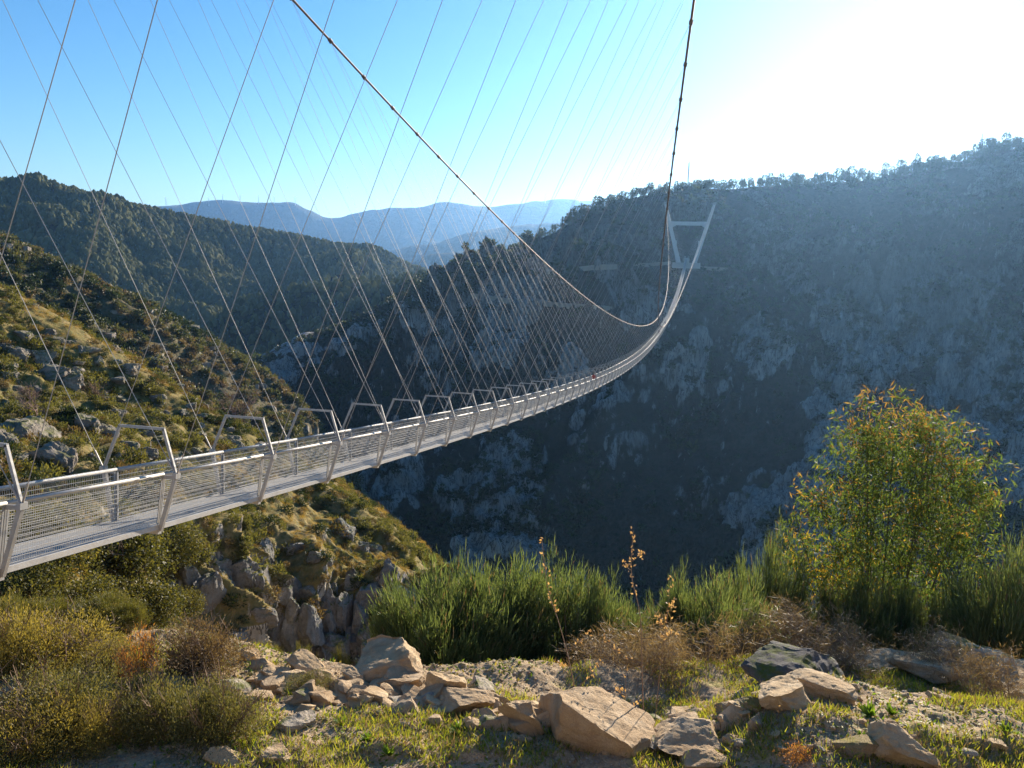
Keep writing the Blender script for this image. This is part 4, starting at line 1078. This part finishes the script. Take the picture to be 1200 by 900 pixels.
def put_broom(px, py, w, h, lb, yd=None, pr=None):
    p = hit(px, py) if yd is None else near_edge(px, py, yd); d = np.linalg.norm(p)
    top = ray(px, py-h); zt = top[2]*math.hypot(p[0], p[1])          # height of the crown top at that range
    hh = max(.35, zt-p[2]); plant('broom_bush', pr or brooms[rng.integers(0, 3)], p-np.array([0, 0, .05]), w*d/FPX*1.02, hh/.95, lb, 'broom bush')
for a in [(520, 795, 165, 152, 'tallest broom bush, dark green, behind the long sandstone slab', 14.0), (598, 790, 150, 140, 'broad green broom right of the tallest broom', 14.6), (664, 795, 120, 140, 'green broom with a flat top behind the first dry stalk', 14.4),
          (592, 800, 66, 66, 'small bright broom clump in front of the broad broom', 13.6), (642, 806, 56, 60, 'low broom tuft above the biggest boulder', 13.7), (474, 782, 62, 92, 'light green feathery broom at the left end of the broom row', 14.1),
          (706, 800, 90, 118, 'greyish broom just left of the tall dead stalk', 14.2), (836, 790, 120, 132, 'green broom crown on bare brown stems in the centre right', 14.7), (790, 790, 70, 118, 'narrow broom right of the tall dead stalk', 14.8),
          (896, 745, 80, 140, 'broom growing behind the left side of the eucalyptus', 19.5), (1012, 775, 90, 112, 'olive broom in front of the eucalyptus stems', 19.5), (1066, 778, 70, 100, 'thin olive broom right of the eucalyptus stems', 19.5),
          (1178, 785, 110, 175, 'tall olive broom at the right edge of the picture', 19.5), (960, 760, 60, 90, 'small broom at the foot of the eucalyptus, left side', 19.5), (560, 780, 100, 120, 'broom filling the gap between the two largest brooms', 15.0), (745, 790, 70, 90, 'low broom behind the tall dead stalk', 15.0)]:
    put_broom(*a)
for a in [(122, 745, 66, 54, 'yellowish broom tuft at left under the oaks', 13.5), (62, 742, 76, 46, 'broad yellowish broom at the left edge', 13.8), (18, 735, 60, 46, 'leftmost yellowish broom cut by the picture edge', 13.8), (150, 752, 46, 52, 'upright yellow green broom left of the orange shrub', 13.2),
          (316, 782, 36, 32, 'tiny broom tuft behind the pointed stone', 12.8), (352, 778, 40, 28, 'tiny broom tuft behind the pale wedge stone', 13.0), (398, 782, 34, 30, 'tiny broom tuft left of the long slab', 13.0)]:
    put_broom(*a, pr=broomy)
domes = {'g': dome(rng, L_DOME), 'b': dome(rng, L_DOMEB), 'y': dome(rng, L_DOMEY)}
for px, py, w, h, k, lb in [(236, 800, 98, 70, 'b', 'brown heather dome beside the rubble ledge'), (192, 876, 104, 80, 'g', 'dark grey green cushion bush at lower left centre'), (256, 886, 92, 90, 'g', 'grey green cushion bush with paler leaves right of its dark neighbour'),
        (66, 866, 120, 76, 'g', 'low olive cushion bush near the left edge'), (36, 906, 120, 66, 'y', 'ochre yellow cushion bush in the lower left corner'), (58, 800, 130, 66, 'y', 'wide yellow green bush at the left edge above the olive cushion'),
        (366, 822, 58, 26, 'g', 'small grey green heather tuft among the rubble'), (112, 888, 70, 62, 'y', 'yellow green cushion between the corner bush and the dark cushion'), (10, 800, 90, 80, 'y', 'tall ochre bush cut by the left edge'), (130, 800, 80, 40, 'y', 'low yellow bush below the orange shrub'), (165, 828, 50, 34, 'g', 'small olive tuft in front of the brown heather dome')]:
    p = hit(px, py-6); d = np.linalg.norm(p); s = w*d/FPX*.56; plant('cushion_bush', domes[k], p+unit(p*np.array([1, 1, 0]))*s*.5-np.array([0, 0, .04]), s, max(.25, h*d/FPX*.98), lb, 'bush')
brushes = [brush(rng, L_STRAW) for _ in range(3)]
for px, py, w, h, yd, lb in [(742, 815, 110, 68, 12.4, 'grey brown dry brush under the tall dead stalk'), (806, 828, 120, 84, 12.5, 'reddish brown dry brush left of the mound'), (872, 800, 100, 80, 13.4, 'dry brush behind the long dark boulder'), (935, 775, 110, 60, 13.8, 'low pale dry brush at the foot of the eucalyptus'),
        (700, 830, 80, 40, 12.1, 'low dry twigs behind the biggest boulder'), (620, 822, 80, 40, 12.3, 'tangle of dry twigs behind the tilted slab'), (556, 806, 80, 50, 12.6, 'dead twigs under the broad broom'), (770, 850, 70, 60, 11.6, 'pale dry brush beside the biggest boulder'), (1100, 770, 80, 50, 14.0, 'dry brush between the mossy boulder and the eucalyptus'),
        (1165, 800, 70, 60, 13.2, 'dry brush at the right edge under the olive broom'), (985, 790, 90, 50, 13.2, 'dry brush behind the grassy mound'), (840, 770, 110, 78, 14.1, 'dry brown stems beneath the centre right broom')]:
    p = near_edge(px, py, yd); d = np.linalg.norm(p); plant('dry_brush', brushes[rng.integers(0, 3)], p, w*d/FPX*.75, h*d/FPX*.95, lb, 'dry brush', None, 'twigs')
orange = dome(rng, L_ORANGE, 1300, .07, 1.0)
for px, py, w, h, lb in [(168, 790, 46, 60, 'orange leaved shrub left of the brown heather dome'), (935, 898, 40, 26, 'orange red seedling tuft at the lower edge below the round boulder'), (145, 800, 30, 40, 'small orange shrub at the left of the taller orange shrub')]:
    p = hit(px, py-4); d = np.linalg.norm(p); plant('orange_shrub', orange, p, w*d/FPX*.5, h*d/FPX, lb, 'shrub')

# ---- eucalyptus
p0 = near_edge(1030, 772, 21.0); dE_ = math.hypot(p0[0], p0[1])
def loc(px, py, dy): return np.array([(px-1040)/FPX*dE_*.92, dy, (W(px, py, dE_)[2]-p0[2])])
EL = [(1032, 512, 66, 0, 'B'), (1000, 540, 46, .3, 'G'), (1085, 535, 56, .2, 'B'), (1128, 565, 38, -.2, 'G'), (1060, 585, 66, -.3, 'G'), (1010, 600, 56, -.2, 'G'), (958, 572, 36, .1, 'B'), (975, 630, 42, -.3, 'Y'), (936, 640, 34, .2, 'Y'), (928, 600, 20, 0, 'B'),
      (1120, 620, 46, .1, 'G'), (1085, 650, 52, -.3, 'G'), (1030, 660, 56, .3, 'G'), (985, 690, 40, 0, 'Y'), (1140, 660, 30, 0, 'G'), (1050, 720, 46, -.2, 'G'), (1100, 710, 36, .2, 'G'), (1075, 490, 30, 0, 'B'), (1000, 500, 26, 0, 'B'), (1150, 600, 22, 0, 'B')]
b = MB(); LV = {'G': [], 'B': [], 'Y': []}
for px, py, rp, dy, kind in EL:
    c = loc(px, py+6, dy); r = rp/FPX*dE_*.93; tips = []
    base = np.array([rng.normal()*.10, rng.normal()*.10, -.05]); mid = base+(c-base)*.5+np.array([rng.normal()*.06, rng.normal()*.06, .18])
    tt = np.linspace(0, 1, 9)[:, None]; pts = base*(1-tt)**2+2*mid*tt*(1-tt)+c*tt**2; b.tube(pts, np.linspace(.028, .009, 9), 6, False)
    for q in range(5): grow(b, rng, pts[rng.integers(4, 9)], unit(rng.normal(size=3)*.6+np.array([0, 0, .5])), r*.9, .008, 2, tips, .7, 3, (2, 3), .15, .7, 4)
    n = int(400*(rp/50)**2)
    d = unit(rng.normal(size=(n, 3))); q = c+d*r*rng.random((n, 1))**.5*np.array([1.08, 1.1, 1.05]); q = q[fbm(q+7, 2.8, 2, 555) > -.22]; q = np.repeat(q, 6, 0)+rng.normal(size=(len(q)*6, 3))*.085
    u = rng.random(len(q)); hi = (q[:, 2]-c[2])/r
    kk = np.where(kind == 'B', np.where(u < .22+.3*hi, 'B', 'G'), np.where(kind == 'Y', np.where(u < .3, 'Y', 'G'), np.where(u < .04, 'Y', np.where(u < .10+.12*hi, 'B', 'G'))))
    for key in LV: LV[key].append(q[kk == key])
euc = empty('eucalyptus_tree', p0, 'young bushy eucalyptus with bronze and yellow green leaves on the right', 'tree')
link('trunk', b.build(M_BARK, True), euc)
Vs = []; MI = []; n0 = 0
for i, (key, m) in enumerate((('G', L_EUC), ('B', L_EUCB), ('Y', L_EUCY))):
    q = np.concatenate(LV[key]); n = len(q)
    D = unit(rng.normal(size=(n, 3))*.75+np.array([0, 0, -.75 if key != 'B' else .1])); V, F = leaf_quads(q, D, unit(rng.normal(size=(n, 3))), rng.uniform(.10, .22, n), rng.uniform(.023, .042, n)); Vs.append(V); MI += [i]*n
V = np.concatenate(Vs); link('crown', mesh_np(V, np.arange(len(V)).reshape(-1, 4), [L_EUC, L_EUCB, L_EUCY], MI), euc)

# ---- dead flower stalks
L_POD = leaf_mat('dry_seed_pod', [(0, (.40, .26, .17)), (1, (.62, .46, .34))], .4)
def stalk(path, yd, lb, pods, r=.009, branches=()):
    p = near_edge(path[0][0], path[0][1], yd); R_ = math.hypot(p[0], p[1]); pts = np.array([W(x, y, R_+(.0 if i else 0)) for i, (x, y) in enumerate(path)]); pts[0][2] = min(pts[0][2], p[2])
    root = empty('dead_stalk', p, lb, 'dead plant'); pts = pts-p
    C = catmull(pts, 28); b = MB(); b.tube(C, np.linspace(r, r*.4, 28), 5, False)
    P = []
    for (f, dx, dz) in branches:
        q = C[int(f*27)]; e = q+np.array([dx, rng.normal()*.05, dz]); m_ = (q+e)/2+np.array([dx*.15, 0, -.03]); tt = np.linspace(0, 1, 7)[:, None]; bb = q*(1-tt)**2+2*m_*tt*(1-tt)+e*tt**2; b.tube(bb, np.linspace(r*.55, r*.25, 7), 4, False); P += [(bb[k], 1) for k in (3, 4, 5, 6)]
    link('stem', b.build(M_TWIG), root)
    for f in np.linspace(1-pods[1], 1, pods[0]): P.append((C[int(f*27)], 0))
    Q_ = np.array([q for q, _ in P]); Q_ = np.repeat(Q_, 3, 0)+rng.normal(size=(len(Q_)*3, 3))*.022; n = len(Q_)
    D = unit(rng.normal(size=(n, 3))*.6+np.array([0, 0, .6])); N = unit(rng.normal(size=(n, 3))); S = unit(np.cross(D, N))
    V1, F1 = leaf_quads(Q_, D, N, .05, .024); V2, F2 = leaf_quads(Q_, D, S, .05, .024)
    link('seed_pods', mesh_np(np.concatenate([V1, V2]), np.concatenate([F1, F2+len(V1)]), L_POD), root)
stalk([(694, 902), (680, 840), (667, 775), (655, 730), (642, 690), (635, 634)], 9.4, 'leaning dead stalk with pale pods in front of the green brooms', (9, .3), .009, [(.45, .25, .3), (.35, -.2, .25), (.3, .3, .35)])
stalk([(756, 896), (754, 830), (752, 770), (750, 720), (740, 672), (742, 622)], 9.6, 'tall dead stalk with pod clusters in front of the dark gorge', (9, .26), .009, [(.86, .11, .16), (.84, -.10, .14), (.4, -.5, .3), (.5, .45, .06)])
stalk([(735, 892), (733, 850), (733, 810), (735, 772)], 9.5, 'short thin dead stalk just left of the tall one', (5, .6), .006, [(.5, .12, .15), (.6, -.12, .18)])
stalk([(765, 880), (772, 800), (780, 740), (786, 680)], 9.9, 'slim dead stalk with pinkish pods right of the tall one', (8, .35), .006, [(.8, .1, .14), (.7, -.1, .2)])
stalk([(900, 898), (905, 860), (915, 828)], 9.0, 'bare straw coloured stick below the round boulder', (2, .1), .011)

# ---- grass and low leaves (stuff), leafy rosettes (things)
NG = 150000
x = rng.uniform(-6.8, 8, NG); y = rng.uniform(6.9, 12.6, NG); P = np.stack([x, y, x*0], -1)
den = fbm(P, .8, 3, 601)+.35*fbm(P, 3, 2, 605)+.42*(x > 2.4)+.25*np.exp(-((x+3)/2)**2-((y-8.5)/1)**2); k = den+rng.normal(size=NG)*.15 > .18; x, y = x[k], y[k]; n = len(x)
P = np.stack([x, y, ground_z(x, y)-.005], -1); D = unit(np.stack([rng.normal(size=n)*.5, rng.normal(size=n)*.5, np.ones(n)], -1))
dry = rng.random(n) < .33
V, F = leaf_quads(P, D, unit(rng.normal(size=(n, 3))*np.array([1, 1, .2])), rng.uniform(.035, .13, n)*np.where(rng.random(n) < .08, 1.5, 1), rng.uniform(.006, .016, n))
tag(link('grass', mesh_np(V, F, [L_GRASS, L_STRAW], dry.astype(int))), 'short patchy grass growing in the gravel', 'grass', kind='stuff')
NL = 24000
x = rng.uniform(-6.5, 8, NL); y = rng.uniform(7, 12.4, NL); P = np.stack([x, y, x*0], -1); k = fbm(P, .9, 3, 611)+.45*(x > 2.4) > .22; x, y = x[k], y[k]; n = len(x)
P = np.stack([x, y, ground_z(x, y)+.005], -1); V, F = leaf_quads(P, unit(rng.normal(size=(n, 3))*np.array([1, 1, .35])+np.array([0, 0, .35])), unit(rng.normal(size=(n, 3))*.3+np.array([0, 0, 1])), rng.uniform(.03, .08, n), rng.uniform(.02, .035, n))
tag(link('ground_weeds', mesh_np(V, F, [L_GRASS, L_FORB, L_DOMEY], rng.integers(0, 3, n))), 'low broad leaved weeds on the soil', 'weeds', kind='stuff')
def rosette(rng):
    n = 34; a = rng.uniform(0, 6.28, n); D = np.stack([np.cos(a), np.sin(a), rng.uniform(.35, 1.6, n)], -1); V, F = leaf_quads(np.zeros((n, 3))+rng.normal(size=(n, 3))*.03, D, np.stack([-np.sin(a)*.2, np.cos(a)*.2, np.ones(n)], -1), rng.uniform(.6, 1.1, n), .22); return mesh_np(V, F, L_FORB)
ros = [rosette(rng) for _ in range(3)]
for px, py, s, lb in [(537, 862, .17, 'bright leafy rosette in the gravel left of the biggest boulder'), (1020, 840, .2, 'tall bright leafy weed in the middle of the grassy mound'), (1046, 838, .14, 'smaller leafy weed right of the tall one on the mound'), (430, 868, .12, 'low green weed under the mottled block'), (1108, 806, .13, 'green weed in front of the triangular tan boulder'),
        (455, 885, .14, 'green weed tuft at the bottom centre left'), (110, 782, .12, 'vivid green tuft between the yellow bushes'), (95, 800, .12, 'vivid green tuft at the left under the yellow bush'), (400, 850, .13, 'green weed tuft beside the small heather tuft'), (1180, 860, .14, 'leafy yellow green weed at the right edge of the mound'), (1010, 866, .1, 'small weed on the brow of the cut bank'), (615, 850, .1, 'small green weed by the tilted slab')]:
    o = link('leafy_weed', ros[rng.integers(0, 3)], None, hit(px, py)); o.scale = (s,)*3; o.rotation_euler = (0, 0, rng.uniform(0, 6)); tag(o, lb, 'weed')
# ------------------------------------------------------------------ people on the bridge
M_SKIN = plain('skin', (.45, .28, .2), .6, 0, None, .05); M_HAIR = plain('hair', (.04, .03, .025), .7, 0, None, .1); M_TROUSER = plain('dark_trousers', (.04, .045, .07), .9, 0, None, .2)
def person(p, heading, top_col, lb, stride):
    J = {'pelvis': (0, 0, .93), 'chest': (0, .02, 1.28), 'neck': (0, .02, 1.47), 'head': (0, .05, 1.60), 'crown': (0, .04, 1.72)}
    E_ = [('pelvis', 'chest'), ('chest', 'neck'), ('neck', 'head'), ('head', 'crown')]
    R_ = {'pelvis': .14, 'chest': .155, 'neck': .055, 'head': .09, 'crown': .07}
    for s, n in ((1, 'l'), (-1, 'r')):
        f = s*stride
        J.update({'hip'+n: (s*.1, 0, .88), 'knee'+n: (s*.1, f*.5+.04, .48), 'ankle'+n: (s*.1, f, .09), 'toe'+n: (s*.11, f+.16, .045), 'sho'+n: (s*.19, .01, 1.40), 'elb'+n: (s*.25, -f*.35, 1.12), 'wri'+n: (s*.25, -f*.6+.14, .94), 'hand'+n: (s*.24, -f*.6+.22, .87)})
        R_.update({'hip'+n: .095, 'knee'+n: .062, 'ankle'+n: .045, 'toe'+n: .038, 'sho'+n: .065, 'elb'+n: .05, 'wri'+n: .036, 'hand'+n: .035})
        E_ += [('pelvis', 'hip'+n), ('hip'+n, 'knee'+n), ('knee'+n, 'ankle'+n), ('ankle'+n, 'toe'+n), ('chest', 'sho'+n), ('sho'+n, 'elb'+n), ('elb'+n, 'wri'+n), ('wri'+n, 'hand'+n)]
    ks = list(J); me = bpy.data.meshes.new('skeleton'); me.from_pydata([J[k] for k in ks], [(ks.index(a), ks.index(c)) for a, c in E_], [])
    o = bpy.data.objects.new('skeleton', me); COL.objects.link(o)
    md = o.modifiers.new('skin', 'SKIN'); o.modifiers.new('sub', 'SUBSURF').render_levels = 1; o.modifiers['sub'].levels = 1
    for k, v in zip(ks, me.skin_vertices[0].data): v.radius = (R_[k], R_[k]); v.use_root = (k == 'pelvis')
    bm_ = bpy.data.meshes.new_from_object(o.evaluated_get(bpy.context.evaluated_depsgraph_get())); bpy.data.objects.remove(o)
    mt = plain('jacket', top_col, .85, 0, None, .1)
    bm_.materials.clear()
    for m in (M_TROUSER, mt, M_SKIN, M_HAIR): bm_.materials.append(m)
    for f in bm_.polygons:
        c = f.center; f.use_smooth = True
        f.material_index = 0 if c.z < .95 and abs(c.x) < .19 else (2 if (abs(c.x) > .19 and c.z < .93) else (1 if c.z < 1.48 else (3 if c.z > 1.66 or c.y < .0 else 2)))
    q = link('person', bm_, None, p); q.rotation_euler = (0, 0, heading); tag(q, lb, 'person')
def deck_u(px):
    u = np.arange(20, 480, .25); return float(u[np.abs(proj(bw(u, 0*u, zd(u)+1.2))[:, 0]-px).argmin()])
for px, v, col, lb, st, hd in [(695, -.12, (.55, .07, .04), 'person in a red jacket walking along the bridge deck', .22, math.pi-B_YAW), (773, .15, (.05, .05, .06), 'dark clothed person far along the bridge, left one of two', .2, -B_YAW), (779, -.2, (.1, .12, .2), 'person in dark blue far along the bridge, right one of two', .24, -B_YAW)]:
    u = deck_u(px); person(bw(u, v, zd(u)+.006).tolist(), hd, col, lb, st)
build_haze()
